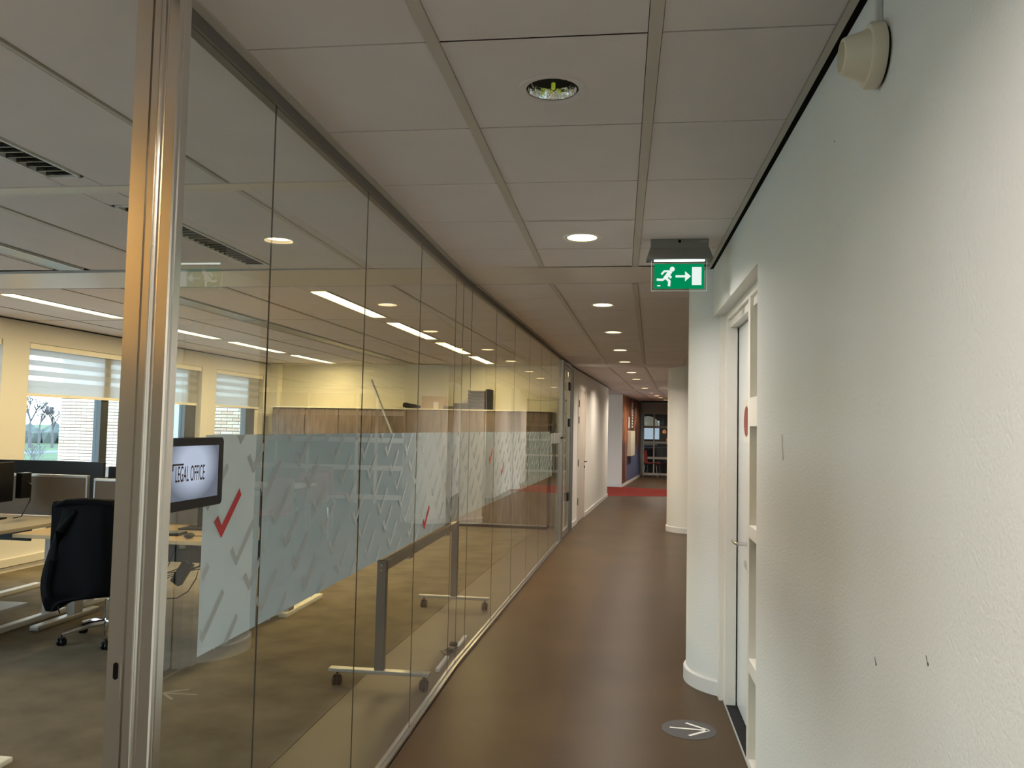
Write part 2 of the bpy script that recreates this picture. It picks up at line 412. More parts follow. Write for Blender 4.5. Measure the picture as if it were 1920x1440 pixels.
for k in (1, 2, 3, 4):
    for (L, V) in sorted(LIGHTS[k], key=lambda q: q[1]):
        mw = F[k] @ Matrix.Translation((L, V, H))
        if k == 1 and abs(V + 2.88) < .1:
            t = downlight('switched-off chrome downlight in the ceiling tile nearest the camera', 'round corridor downlights', False); t.matrix_basis = mw; continue
        inview = not (k == 1 and V < -3)
        if inview: lab = 'lit round downlight, %s of the glowing row down the corridor' % ordn[cnt]; cnt += 1
        else: lab = 'lit round downlight over the corridor behind the camera, %s' % ('nearer' if V > -5.5 else 'farther')
        if dl is None: dl = downlight(lab); dl.matrix_basis = mw; t = dl
        else: t = dup(dl, lab, mw)
        lo = bpy.data.objects.new('downlight_beam', LDW[k]); C.objects.link(lo); lo.parent = t
        lo.matrix_basis = Matrix.Translation((0, 0, .008))

for i, (L, V) in enumerate(((3.07, 4.0), (4.19, 8.0), (3.07, 9.2))):  # extra downlights added to light the area mirrored in the glass
    kk = 2 if V < 7 else 3; vv = V if V < 7 else V - BAY
    t = dup(dl, 'downlight added to brighten the open area mirrored in the glass, %s' % ordn[i], F[kk] @ Matrix.Translation((L, vv, H - .004)))
    t['group'] = 'downlights added over the open area'
    lo = bpy.data.objects.new('downlight_beam', LD); C.objects.link(lo); lo.parent = t; lo.matrix_basis = Matrix.Translation((0, 0, -.006))

# office fill: the tubes' own light as area lamps at the tubes; near window row has lamps only
for k, mods, fac in ((2, mods2, 1.0), (1, mods1[1:3], .6)):
    for (a, b) in mods:
        for lc in (-1.23, -3.855):
            l = bpy.data.lights.new('strip_beam', 'AREA'); l.shape = 'RECTANGLE'; l.size = .12; l.size_y = 1.4; l.energy = PANEL_W * fac; l.color = (1.0, .76, .34)
            lo = bpy.data.objects.new('strip_beam', l); C.objects.link(lo); lo.matrix_world = F[k] @ Matrix.Translation((lc, (a + b) / 2, H - .002))

# ------------------------------------------------------------------ GLASS PARTITION
part = sempty('wall_partition', 'frameless glass wall between office and corridor')
RZ = H - .040
def pane(k, v0, v1, name='pane', z0=.02, z1=RZ, lat=0):
    return obj(name, box(lat - .002, lat + .002, v0 + .0015, v1 - .0015, z0, z1), m_glass, part, mw=F[k])
j1 = [1.66 - 5.178, 2.252 - 5.178, 3.144 - 5.178, 4.047 - 5.178, 4.941 - 5.178, 0]
j2 = [0, .257, 1.155, 2.05, 2.947, 3.831, 4.73, 5.87]
for k, js in ((1, j1), (2, j2)):
    for a, b in zip(js[:-1], js[1:]): pane(k, a, b)
    for v in js[1:-1] + ([0] if k == 2 else []):
        obj('glass_seal', box(-.0018, .0018, v - .0013, v + .0013, .02, RZ), m_seal, part, mw=F[k])
for a in (-9, -7.6, -6.4): pane(1, a, a + 1.2 if a > -8 else -7.6)
for k, v0, v1 in ((1, -3.53, 0), (2, 0, 5.9)):
    obj('top_rail', box(-.030, .009, v0, v1, RZ, H - .001), m_rail, part, mw=F[k], label='grey top rail of the glass wall')
    bm = nb(); bx(bm, -.022, -.008, v0, v1, 0, .022); bx(bm, .008, .022, v0, v1, 0, .022); bx(bm, -.022, .022, v0, v1, 0, .008)
    obj('floor_rail', bm, m_alu, part, mw=F[k], label='thin silver floor rail')
# frosted film with cut-out check marks
LAT_A = (.0835, -.0820); LAT_B = (.333, 0.0)
def check_poly(y, z, s=1.0, wd=.0085):
    tip = (y, z); a = (y - .031 * s, z + .040 * s); b = (y + .100 * s, z + .102 * s)
    w_ = wd * s * 1.25
    return [(tip[0], tip[1] - w_ * .6), (b[0] + w_ * .35, b[1] - w_ * .5), (b[0] - w_ * .55, b[1] + w_ * .9), (tip[0] - .001, tip[1] + w_ * 1.8), (a[0] + w_ * .8, a[1] + w_ * .9), (a[0] - w_ * .8, a[1] - w_ * .2)]
def shift(poly, c): return [(p[0] - c, p[1]) for p in poly]
reds1 = [(2.013, 1.230), (4.251, .984)]
reds2 = [(.991, 1.254), (1.50, 1.133)]
def film(k, v0, v1, z0, z1, base, reds, corner=0, dark=False):
    """base = lattice point in this frame"""
    if corner:
        rect = [(v0, z0), (v1, z0)] + [(v1 - corner + corner * math.cos(a), z1 - corner + corner * math.sin(a)) for a in [i * PI / 12 for i in range(0, 7)]] + [(v0, z1)]
    else: rect = [(v0, z0), (v1, z0), (v1, z1), (v0, z1)]
    verts = [Vector(p) for p in rect]; faces = [list(range(len(rect)))]
    for i in range(-40, 60):
        for j in range(-40, 60):
            y = base[0] + LAT_A[0] * i + LAT_B[0] * j; z = base[1] + LAT_A[1] * i
            if y < v0 - .12 or y > v1 + .05 or z < z0 - .12 or z > z1 + .02: continue
            if any(abs(y - r[0]) < .05 and abs(z - r[1]) < .05 for r in reds): continue
            P = check_poly(y, z)
            n0 = len(verts); verts += [Vector(p) for p in P]; faces.append(list(range(n0, n0 + len(P))))
    V, E, Fc, ov, oe, of = delaunay_2d_cdt(verts, [], faces, 0, 1e-5)
    bms_ = []
    for want in (None, True):
        bm = nb(); bv = [bm.verts.new((0, p.x, p.y)) for p in V]
        for f, org in zip(Fc, of):
            if 0 in org and (want is None or any(q > 0 for q in org)):
                try: bm.faces.new([bv[i] for i in f])
                except ValueError: pass
        bmesh.ops.delete(bm, geom=[v for v in bm.verts if not v.link_faces], context='VERTS'); bms_.append(bm)
    bm = bms_[0]
    if bms_[1].faces:
        ck = obj('check_pattern', bms_[1], m_check, part, mw=F[k] @ Matrix.Translation((.0026, 0, 0)), label='small pale check marks in the frosted band'); ck['kind'] = 'stuff'
    o = obj('frosted_film', bm, m_film, part, mw=F[k] @ Matrix.Translation((-.0035, 0, 0)), label='frosted film band cut with small check marks')
    return o
bs1 = (2.103 - 5.178, 1.141)
edges1 = [1.92 - 5.178] + j1[1:]
R1 = [(y - 5.178, z) for y, z in reds1]
for a, b in zip(edges1[:-1], edges1[1:]): film(1, a + .004, b - .004, .940, 1.490, bs1, R1)
for a, b in zip(j2[:6], j2[1:6] + [4.73]): film(2, a + .004, b - .004, .940, 1.490, (bs1[0], bs1[1]), reds2)
film(2, 4.736, 5.015, .940, 1.470, bs1, reds2, corner=.05)
for k, rs in ((1, R1), (2, reds2)):
    for (y, z) in rs:
        bm = nb(); prism(bm, check_poly(y, z, 1.0, .0105), lambda p, d: (.0024 + d, p[0], p[1]), .0006)
        obj('red_check', bm, m_redfilm, part, mw=F[k], label='small red check mark on the frosted film')
# lock box on the last pane, door frame, second door
dr = thing  # alias not used
lock = obj('lock_box', box(.006, .03, 5.05, 5.78, 1.34, 1.47, bev=.004), m_alumatt, part, mw=F[2], label='metal lock case on the glass')
obj('lever', box(.03, .062, 5.62, 5.80, 1.40, 1.42, bev=.004), m_plblack, part, mw=F[2], label='black door lever')
bm = nb(); bx(bm, -.05, .028, 5.84, 5.93, 0, RZ); bx(bm, -.045, .034, 5.96, 6.06, 0, RZ); bx(bm, -.04, .015, 5.93, 5.96, 0, RZ)
obj('end_post', bm, m_alu, part, mw=F[2], label='aluminium end post of the glass wall')
d2 = sempty('door_2', 'narrow aluminium-framed glass door beyond the glass wall')
bm = nb(); bx(bm, -.02, .02, 6.08, 6.14, .01, 2.42); bx(bm, -.02, .02, 6.94, 7.00, .01, 2.42); bx(bm, -.02, .02, 6.14, 6.94, 2.36, 2.42); bx(bm, -.02, .02, 6.14, 6.94, .01, .1)
obj('leaf_frame', bm, m_alu, d2, mw=F[2])
obj('pane', box(-.004, .004, 6.14, 6.94, .1, 2.36), m_glass, d2, mw=F[2])
bm = nb(); bx(bm, -.05, .04, 7.02, 7.10, 0, RZ); bx(bm, -.05, .04, 6.06, 7.02, 2.43, RZ); bx(bm, -.03, .055, 7.12, 7.15, 0, RZ)
obj('door_frame', bm, m_alu, d2, mw=F[2])
for z in (.55, 1.62, 2.15):
    obj('hinge', box(.02, .045, 6.62, 6.82, z - .06, z + .06, bev=.004), m_plblack, d2, mw=F[2])
obj('door_closer', box(.02, .05, 6.55, 6.8, 2.27, 2.36, bev=.005), m_chrome, d2, mw=F[2])

# the near strike post
post = sempty('trim_1', 'brushed aluminium door post at the near end of the glass wall')
P = [(-1.058, 1.60), (-1.022, 1.60), (-1.022, 1.612), (-1.017, 1.612), (-1.017, 1.60), (-1.003, 1.60)]
for i in range(0, 9):
    a = PI - PI * i / 8 if False else PI * i / 8
    P.append((-.993 - .010 * math.cos(a), 1.60 + .009 * math.sin(a)))
P += [(-.981, 1.60), (-.960, 1.60), (-.957, 1.603), (-.957, 1.612), (-.9595, 1.614), (-.955, 1.616), (-.955, 1.640), (-1.058, 1.640)]
bm = nb(); prism(bm, P, lambda p, d: (p[0], p[1], d), RZ + .02)
obj('post_profile', bm, m_alupost, post)
bm = nb(); bx(bm, -1.050, -1.010, 1.640, 1.70, 0, RZ)
obj('glazing_channel', bm, m_alumatt, post)
obj('strike_plate', box(-1.056, -1.026, 1.5992, 1.5999, .94, 1.030), m_alupost, post)
bm = nb(); pts = []
for i in range(12): pts.append((-1.037 + .0055 * math.cos(PI * i / 11), 1.012 + .0055 * math.sin(PI * i / 11)))
for i in range(12): pts.append((-1.037 - .0055 * math.cos(PI * i / 11), .988 - .0055 * math.sin(PI * i / 11)))
prism(bm, pts, lambda p, d: (p[0], 1.5982 + d, p[1]), .0006)
obj('strike_slot', bm, m_black, post, label='dark key-shaped slot')
bm = nb(); lathe(bm, [(0, 0), (.003, 0), (.003, .002), (0, .002)], (-1.040, 1.5978, .775), 12, 'Y'); obj('screw', bm, m_chrome, post)

# ------------------------------------------------------------------ TABLET SCREEN
tb = thing('room_display', 'black framed tablet display reading LEGAL OFFICE on the glass beside the metal post', 'screen', (-1.0, 1.79, 1.4025))
bm = nb(); hw, hh, rc = .137, .0825, .012; pts = []
for cx, cz, a0 in ((hw - rc, hh - rc, 0), (-hw + rc, hh - rc, PI / 2), (-hw + rc, -hh + rc, PI), (hw - rc, -hh + rc, 1.5 * PI)):
    for i in range(7): pts.append((cx + rc * math.cos(a0 + i * PI / 12), cz + rc * math.sin(a0 + i * PI / 12)))
prism(bm, pts, lambda p, d: (-.002 + d, p[0], p[1]), .016)
obj('bezel', bm, m_plblack, tb)
obj('mount', box(-.0235, -.002, -.06, .06, -.04, .04), m_plblack, tb)
m = bpy.data.materials.new('display_picture'); m.use_nodes = True; n = m.node_tree.nodes; l = m.node_tree.links; n.remove(n['Principled BSDF'])
tc = n.new('ShaderNodeTexCoord'); mp = n.new('ShaderNodeMapping'); mp.inputs['Location'].default_value = (0, .13, -.2); mp.inputs['Scale'].default_value = (1, 8.5, 12)
mp.inputs['Rotation'].default_value = (.35, 0, 0)
gr = n.new('ShaderNodeTexGradient'); gr.gradient_type = 'SPHERICAL'; rp = n.new('ShaderNodeValToRGB'); em = n.new('ShaderNodeEmission')
rp.color_ramp.elements[0].position = .0; rp.color_ramp.elements[0].color = (.14, .16, .20, 1); rp.color_ramp.elements[1].position = .55; rp.color_ramp.elements[1].color = (.46, .52, .64, 1)
l.new(tc.outputs['Object'], mp.inputs[0]); l.new(mp.outputs[0], gr.inputs[0]); l.new(gr.outputs[0], rp.inputs[0]); l.new(rp.outputs[0], em.inputs[0]); em.inputs[1].default_value = 1.0
l.new(em.outputs[0], n['Material Output'].inputs[0])
obj('screen', box(.0138, .0145, -.099, .112, -.0600, .0640), m, tb)
m_ink = mat('dark_maroon_ink', (.03, .008, .012), .6)
fc = bpy.data.curves.new('lettering', 'FONT'); fc.body = 'LEGAL OFFICE'; fc.size = .058; fc.extrude = .0002; fc.align_x = 'LEFT'; fc.align_y = 'BOTTOM'; fc.space_character = 1.05
fc.materials.append(m_ink)
fo = bpy.data.objects.new('lettering', fc); C.objects.link(fo); fo.parent = tb
bpy.context.view_layer.update()
wdt = fo.dimensions.x or .4; hgt = fo.dimensions.y or .04
_mw = Matrix(((0, 0, 1, .0150), (1, 0, 0, -.084), (0, 1, 0, -.0270), (0, 0, 0, 1))) @ Matrix.Diagonal((.128 / wdt, .036 / hgt, 1, 1))
_me = bpy.data.meshes.new_from_object(fo); bpy.data.objects.remove(fo); lt = obj('lettering', _me, m_ink, tb, mw=_mw); lt['kind'] = 'stuff'
bm = nb(); bx(bm, .0146, .0152, -.096, -.050, .0205, .0245); bx(bm, .0146, .0152, -.096, -.0925, .009, .0245)
obj('corner_mark', bm, m_ink, tb)

# ------------------------------------------------------------------ RIGHT WALL, NICHE, COLUMNS
XW = .54
bm = nb(); bx(bm, XW, XW + 3.0, -9, 3.357, 0, H + .01); bx(bm, XW, XW + .5, 3.357, 4.93, 2.212, H + .01); bx(bm, XW + .18, 3.54, 3.357, 3.45, 0, H)
bx(bm, .598, 1.25, 4.83, 4.97, 0, H); bx(bm, 1.25, 3.54, 4.83, 4.97, 0, H)
wr = struct('wall_right', bm, m_wall, label='white textured wall on the right of the corridor')
# door frame in the niche
bm = nb(); bx(bm, .598, .655, 4.745, 4.829, 0, 2.212); bx(bm, .575, .60, 4.835, 4.91, 0, 2.212)
bx(bm, .615, .70, 3.36, 4.83, 2.125, 2.211); bx(bm, .60, .64, 3.36, 4.83, 2.17, 2.211)
dfr = sempty('door_1', 'white flush door set back in the niche of the right wall')
obj('door_frame', bm, m_frame, dfr)
leaf = obj('door_leaf', box(.662, .70, 4.0, 4.742, .012, 2.12, bev=.002), m_door, dfr)
bm = nb(); tube(bm, [(.662, 4.36, .95), (.605, 4.36, .95), (.60, 4.375, .95), (.60, 4.48, .95)], .009, 12); lathe(bm, [(.022, 0), (.022, .006), (.0, .006)], (.656, 4.36, .95), 20, 'X')
obj('door_handle', bm, m_chrome, leaf, smooth=True, label='chrome lever handle')
st = obj('round_sticker', box(.6605, .6612, 4.37, 4.54, 1.47, 1.70), m_paper, leaf, label='white sheet with a round dark red sign')
bm = nb(); lathe(bm, [(0, 0), (.082, 0), (.082, .0006), (0, .0006)], (.6597, 4.44, 1.585), 40, 'X')
obj('red_sign', bm, mat('sign_red', (.25, .03, .025), .5), dfr, label='round dark red sign')
# side light: white grid of deep bars
bm = nb(); bx(bm, .600, .655, 3.93, 3.99, 0, 2.17); bx(bm, .600, .655, 3.36, 3.42, 0, 2.17)
sl = sempty('window_9', 'white side light of stacked panes next to the niche door')
obj('stile', bm, m_frame, sl)
for z0, z1 in ((0, .03), (.42, .485), (1.035, 1.095), (1.555, 1.69)):
    obj('crossbar', box(.600, .655, 3.42, 3.93, z0, z1, bev=.002), m_frame, sl)
m_creamp = mat('cream_infill', (.55, .52, .42), .6)
zz = [.03, .42, .485, 1.035, 1.095, 1.555, 1.69, 2.17]
for i in range(0, 8, 2): obj('pane', box(.648, .654, 3.42, 3.93, zz[i], zz[i + 1]), m_creamp, sl)
# columns
def column(n, c, m=m_wall):
    o = struct('trim_%d' % n, lathe(nb(), [(.355, 0), (.355, H)], (c[0], c[1], 0), 64), m, smooth=True, label='round white column, %s' % {2: 'just beyond the niche door', 3: 'second along the corridor', 4: 'third along the corridor, hidden by the second'}[n])
    obj('skirting', lathe(nb(), [(.356, 0), (.370, 0), (.370, .078), (.364, .086), (.356, .086)], (c[0], c[1], 0), 64), m_base, o, smooth=True)
    return o
column(2, (.775, 5.22)); column(3, (1.075, 12.85), m_wallsm); column(4, (1.95, 20.3), m_wallsm)
# marks on the wall
bm = nb(); tube(bm, [(XW - .002, 2.837, 1.521), (XW - .003, 2.825, 1.505), (XW - .004, 2.817, 1.480), (XW - .003, 2.813, 1.455), (XW - .002, 2.818, 1.436)], .0022, 6)
tag(obj('wall_hook', bm, m_frame), 'thin curved white plastic hook on the right wall near the niche', 'hook')
for i, (y, z, lab) in enumerate(((1.827, 1.043, 'small scuffed screw hole low on the right wall, left one of two'), (1.534, 1.125, 'small scuffed screw hole low on the right wall, right one of two'), (2.16, 2.284, 'tiny dark nail hole high on the right wall'))):
    bm = nb(); lathe(bm, [(0, -.0008), (.0035 if i < 2 else .0025, -.0008), (.0035 if i < 2 else .0025, 0), (0, 0)], (XW, y, z), 10, 'X')
    if i < 2: tube(bm, [(XW - .0006, y + .002, z + .002), (XW - .0006, y + .008, z + .013)], .0007, 4)
    tag(obj('screw_hole', bm, mat('dark_mark', (.12, .12, .12), .8)), lab, 'hole')

# alarm sounder
al = thing('alarm_sounder', 'cream round alarm sounder high on the right wall by the ceiling', 'alarm', (XW, 1.773, 2.331))
lathe_p = [(.0, 0), (.0, 0)]
bm = nb(); lathe(bm, [(.066, -.006), (.068, -.010), (.068, -.028), (.064, -.034), (.055, -.035)], (0, 0, 0), 40, 'X'); obj('base', bm, m_cream, al, smooth=True)
bm = nb(); lathe(bm, [(.060, 0), (.060, -.006)], (0, 0, 0), 32, 'X'); obj('back_plate', bm, m_darkgap, al)
bm = nb(); lathe(bm, [(.055, -.034), (.052, -.040), (.040, -.078), (.037, -.083), (.031, -.084), (.030, -.078), (.028, -.070), (0, -.070)], (0, 0, 0), 40, 'X'); obj('horn', bm, m_cream, al, smooth=True)
bm = nb(); bx(bm, -.074, -.070, -.004, .004, -.028, .028); obj('rib', bm, m_cream, al)
bm = nb(); bx(bm, XW - .012, XW - .0005, 1.766, 1.782, 2.395, H - .002, bev=.001)
tag(obj('cable_duct', bm, m_whitemetal), 'thin white cable duct running from the alarm up to the ceiling', 'cable duct')

# exit sign
ex = thing('exit_sign', 'green running man exit sign hanging from the ceiling by the right wall', 'sign', (.285, 4.20, H))
def exbox(x0, x1, y0, y1, z0, z1): return box(x0 - .285, x1 - .285, y0, y1, z0 - H, z1 - H, bev=.001)
obj('housing', exbox(.140, .430, -.028, .028, 2.462, 2.5065), m_housing, ex)
bm = nb()
a = [(.138, -.030, 2.462), (.432, -.030, 2.462), (.432, .030, 2.462), (.138, .030, 2.462)]; b = [(.118, -.052, 2.400), (.452, -.052, 2.400), (.452, .052, 2.400), (.118, .052, 2.400)]
va = [bm.verts.new((p[0] - .285, p[1], p[2] - H)) for p in a]; vb = [bm.verts.new((p[0] - .285, p[1], p[2] - H)) for p in b]
for i in range(4): bm.faces.new((va[i], va[(i + 1) % 4], vb[(i + 1) % 4], vb[i]))
obj('hood', bm, m_housing, ex)
obj('sensor', lathe(nb(), [(0, -.001), (.008, -.001), (.008, 0), (0, 0)], (0, -.0285, 2.494 - H), 20, 'Y'), m_black, ex)
obj('type_label', exbox(.388, .425, -.0292, -.0286, 2.488, 2.498), m_slot, ex)
obj('light_strip', exbox(.158, .414, -.006, .002, 2.396, 2.404), m_lampstrip, ex)
obj('acrylic_plate', exbox(.146, .424, -.001, .005, 2.244, 2.399), m_acryl, ex)
ed = nb(); [bx(ed, a_ - .285, b_ - .285, -.0012, .0052, c_ - H, d_ - H) for a_, b_, c_, d_ in ((.145, .1465, .244, .399), (.4235, .425, .244, .399), (.146, .424, .243, .2445))] if False else [bx(ed, a_ - .285, b_ - .285, -.0012, .0052, c_ - H, d_ - H) for a_, b_, c_, d_ in ((.145, .1462, 2.244, 2.399), (.4238, .425, 2.244, 2.399), (.146, .424, 2.2435, 2.2447))]
obj('lit_edge', ed, emis('edge_glow', (.85, .95, .85), .55), ex)
obj('green_face', exbox(.160, .411, -.004, -.002, 2.254, 2.383), m_green, ex)
def zc(x, y): return (.160 + (x - 300) / 595 * .251 - .285, 2.383 - (y - 485) / 292 * .129 - H)
def stroke(bm, pts, wd, y=-.0048):
    pts = [Vector(zc(*p)) for p in pts]; r = wd / 595 * .251 / 2
    for a_, b_ in zip(pts[:-1], pts[1:]):
        d = (b_ - a_).normalized(); nn = Vector((-d.y, d.x)); poly = []
        a2 = a_ - d * r * .4; b2 = b_ + d * r * .4
        poly = [a2 + nn * r, a2 - nn * r, b2 - nn * r, b2 + nn * r]
        prism(bm, poly, lambda p, dd: (p[0], y + dd, p[1]), .0006)
bm = nb()
hc = zc(515, 548); pts = [(hc[0] + .0125 * math.cos(2 * PI * i / 24), hc[1] + .0125 * math.sin(2 * PI * i / 24)) for i in range(24)]
prism(bm, pts, lambda p, d: (p[0], -.0048 + d, p[1]), .0006)
stroke(bm, [(492, 578), (435, 650)], 48); stroke(bm, [(480, 572), (420, 572), (388, 606)], 24); stroke(bm, [(470, 615), (500, 640), (488, 650)], 22)
stroke(bm, [(440, 648), (400, 672), (335, 670)], 28); stroke(bm, [(440, 650), (482, 690), (478, 742)], 30); obj('running_man', bm, m_white_e, ex)
bm = nb(); stroke(bm, [(338, 741), (372, 741)], 14); obj('dash', bm, m_white_e, ex)
bm = nb(); stroke(bm, [(560, 632), (668, 632)], 28); prism(bm, [zc(668, 572), zc(738, 632), zc(668, 692)], lambda p, d: (p[0], -.0048 + d, p[1]), .0006)
obj('arrow', bm, m_white_e, ex)
bm = nb(); prism(bm, [zc(750, 525), zc(863, 525), zc(863, 735), zc(750, 735)], lambda p, d: (p[0], -.0048 + d, p[1]), .0006)
obj('door_symbol', bm, m_white_e, ex)

# floor arrow decal
da = thing('floor_sticker', 'dark round floor sticker with a white arrow pointing right at the niche door', 'sticker', (.367, 4.338, 0))
obj('disc', lathe(nb(), [(0, .0004), (.138, .0004), (.138, .0012), (0, .0012)], seg=48), m_decal, da)
bm = nb()
def fl(a_, b_, wd):
    a_, b_ = Vector(a_), Vector(b_); d = (b_ - a_).normalized(); nn = Vector((-d.y, d.x)) * wd / 2
    prism(bm, [a_ + nn, a_ - nn, b_ - nn, b_ + nn], lambda p, dd: (p[0], p[1], .0014 + dd), .0006)
fl((-.096, .011), (.092, .002), .016); fl((.100, .004), (-.008, .091), .017); fl((.100, .004), (-.006, -.088), .017)
obj('arrow', bm, m_decalw, da)

# ------------------------------------------------------------------ END WALL, WHITE CORRIDOR WALL, MURAL
struct('wall_back_office', box(-5.2, -.02, 7.56, 7.70, 0, H + .01), mat('pale_end_wall', (.66, .64, .55), .7), mw=F[2], label='pale office end wall above the cabinets')
s3 = struct('wall_left', box(-.12, 0, -.12, 6.35, 0, H + .01), m_wallsm, mw=F[3], label='white corridor wall with a narrow door')
struct('wall_left_return', box(-1.6, -.12, 6.23, 6.35, 0, H), m_wallsm, mw=F[3], label='return of the white corridor wall')
obj('nib_wall', box(-.12, 0, 7.17 - BAY, -.12, 0, H), m_wallsm, s3)
obj('shadow_line', box(0, .012, -.1, 6.35, H - .012, H - .001), m_black, s3, mw=F[3] and Matrix.Identity(4))
bm = nb(); bx(bm, 0, .014, .0, .78, 0, .075); bx(bm, 0, .014, 1.90, 6.36, 0, .075); bx(bm, -.1, .014, 6.35, 6.364, 0, .075)
b1 = struct('baseboard_left', bm, m_base, mw=F[3], label='white skirting along the corridor wall')
d3 = sempty('door_3', 'narrow cream door with black hinges in the white corridor wall', F[3])
bm = nb(); bx(bm, -.01, .012, .80, .845, 0, 2.26); bx(bm, -.01, .012, 1.835, 1.88, 0, 2.26); bx(bm, -.01, .012, .845, 1.835, 2.19, 2.26)
obj('door_frame', bm, m_frame, d3)
lf = obj('door_leaf', box(-.005, .006, .848, 1.832, .02, 2.185), mat('cream_door', (.60, .53, .44), .4), d3)
for z in (.35, .98, 1.68, 1.95): obj('hinge', box(.006, .022, .842, .866, z - .055, z + .055), m_plblack, d3)
bm = nb(); tube(bm, [(.006, 1.75, .97), (.05, 1.75, .97), (.052, 1.66, .97)], .008, 8); tube(bm, [(.006, 1.75, .88), (.02, 1.75, .88)], .02, 12)
obj('door_handle', bm, m_plblack, d3, smooth=True)
# block beyond the red strip with the mural
s4 = struct('wall_left_far', box(-1.8, .0, 2.35, 9.2, 0, H + .01), m_wallsm, mw=F[4], label='white wall block beyond the red carpet strip')
bm = nb(); bx(bm, -1.8, .012, 2.336, 2.35, 0, .08); bx(bm, 0, .012, 2.35, 7.3, 0, .08); struct('baseboard_far', bm, m_base, mw=F[4], label='white skirting around the far wall block')
# mural material
m = bpy.data.materials.new('mural_print'); m.use_nodes = True; n = m.node_tree.nodes; l = m.node_tree.links; p = n['Principled BSDF']; p.inputs['Roughness'].default_value = .5
tc = n.new('ShaderNodeTexCoord'); mp = n.new('ShaderNodeMapping'); mp.inputs['Scale'].default_value = (1, .9, .55); l.new(tc.outputs['Object'], mp.inputs[0])
n1 = n.new('ShaderNodeTexNoise'); n1.inputs['Scale'].default_value = 1.4; n1.inputs['Detail'].default_value = 4; n1.inputs['Distortion'].default_value = 1.2; l.new(mp.outputs[0], n1.inputs['Vector'])
r1 = n.new('ShaderNodeValToRGB'); cr = r1.color_ramp
for pos, col in ((.0, (.02, .015, .015)), (.40, (.05, .025, .02)), (.5, (.14, .045, .02)), (.57, (.42, .14, .04)), (.66, (.16, .07, .05)), (.8, (.5, .42, .36))):
    if pos in (0.,): cr.elements[0].position = 0; cr.elements[0].color = (*col, 1)
    else: e = cr.elements.new(pos); e.color = (*col, 1)
l.new(n1.outputs[0], r1.inputs[0])
sx = n.new('ShaderNodeSeparateXYZ'); l.new(tc.outputs['Object'], sx.inputs[0])
n2 = n.new('ShaderNodeTexNoise'); n2.inputs['Scale'].default_value = 2.2; mp2 = n.new('ShaderNodeMapping'); mp2.inputs['Scale'].default_value = (1, 2.2, .3); l.new(tc.outputs['Object'], mp2.inputs[0]); l.new(mp2.outputs[0], n2.inputs['Vector'])
r2 = n.new('ShaderNodeValToRGB'); r2.color_ramp.elements[0].color = (.03, .035, .10, 1); r2.color_ramp.elements[0].position = .35; r2.color_ramp.elements[1].color = (.22, .25, .42, 1); r2.color_ramp.elements[1].position = .72
l.new(n2.outputs[0], r2.inputs[0])
ma = n.new('ShaderNodeMapRange'); ma.inputs['From Min'].default_value = 1.15; ma.inputs['From Max'].default_value = .75; l.new(sx.outputs['Z'], ma.inputs['Value'])
mb = n.new('ShaderNodeMapRange'); mb.inputs['From Min'].default_value = 3.0; mb.inputs['From Max'].default_value = 4.2; l.new(sx.outputs['Y'], mb.inputs['Value'])
mu = n.new('ShaderNodeMath'); mu.operation = 'MULTIPLY'; l.new(ma.outputs[0], mu.inputs[0]); l.new(mb.outputs[0], mu.inputs[1])
mx = n.new('ShaderNodeMixRGB'); l.new(mu.outputs[0], mx.inputs[0]); l.new(r1.outputs[0], mx.inputs[1]); l.new(r2.outputs[0], mx.inputs[2]); l.new(mx.outputs[0], p.inputs['Base Color'])
tag(obj('mural', box(.0005, .006, 2.38, 8.0, .085, H - .01), m, mw=F[4]), 'large dark mural in orange and blue tones on the far wall', 'mural')
tag(obj('wall_box', box(.007, .12, 3.6, 4.75, .80, 1.52, bev=.01), m_cream, mw=F[4]), 'flat cream box mounted on the mural', 'box')
tag(obj('notice_sheet', box(.007, .012, 3.9, 4.15, 1.60, 1.92), m_paper, mw=F[4]), 'small white notice above the cream box on the mural', 'notice')
bm = nb()
for i in range(9): bx(bm, .008, .03, 4.85, 4.97, 1.62 + i * .085, 1.68 + i * .085)
tag(obj('letter_column', bm, m_paper, mw=F[4]), 'vertical row of small white tags on the mural', 'tags')
# far end wall with glazed grid
bm = nb(); bx(bm, 0, 5, 9.0, 9.1, 2.18, H + .01); bx(bm, 0, .03, 9.0, 9.1, 0, 2.18)
ew = struct('wall_end', bm, m_wallsm, mw=F[4], label='white lintel over the far glazed partition')
def grid_partition(name, label, mw, x0, x1, verts, zbars, ztop, panes_mat, y=0.0, wd=.045):
    g = sempty(name, label, mw)
    for xv in [x0] + verts + [x1]: obj('mullion', box(xv - wd / 2, xv + wd / 2, y - .03, y + .03, 0, ztop), m_frame, g)
    for z in zbars: obj('crossbar', box(x0, x1, y - .028, y + .028, z - wd, z + wd * .7), m_frame, g)
    xs = [x0] + verts + [x1]; zs = zbars
    for i in range(len(xs) - 1):
        for j in range(len(zs) - 1):
            obj('pane', box(xs[i] + wd / 2, xs[i + 1] - wd / 2, y - .003, y + .003, zs[j] + wd * .7, zs[j + 1] - wd), panes_mat, g)
    return g
zb = [.045, .60, 1.14, 1.68, 2.17]
lat0 = (F[4].inverted() @ Vector((.70, 28.6, 0))).x
grid_partition('window_10', 'white grid of panes in the far end wall', F[4] @ Matrix.Translation((0, 9.05, 0)), lat0, lat0 + 2.6, [lat0 + .43, lat0 + 1.3], zb, 2.18, m_dglass)
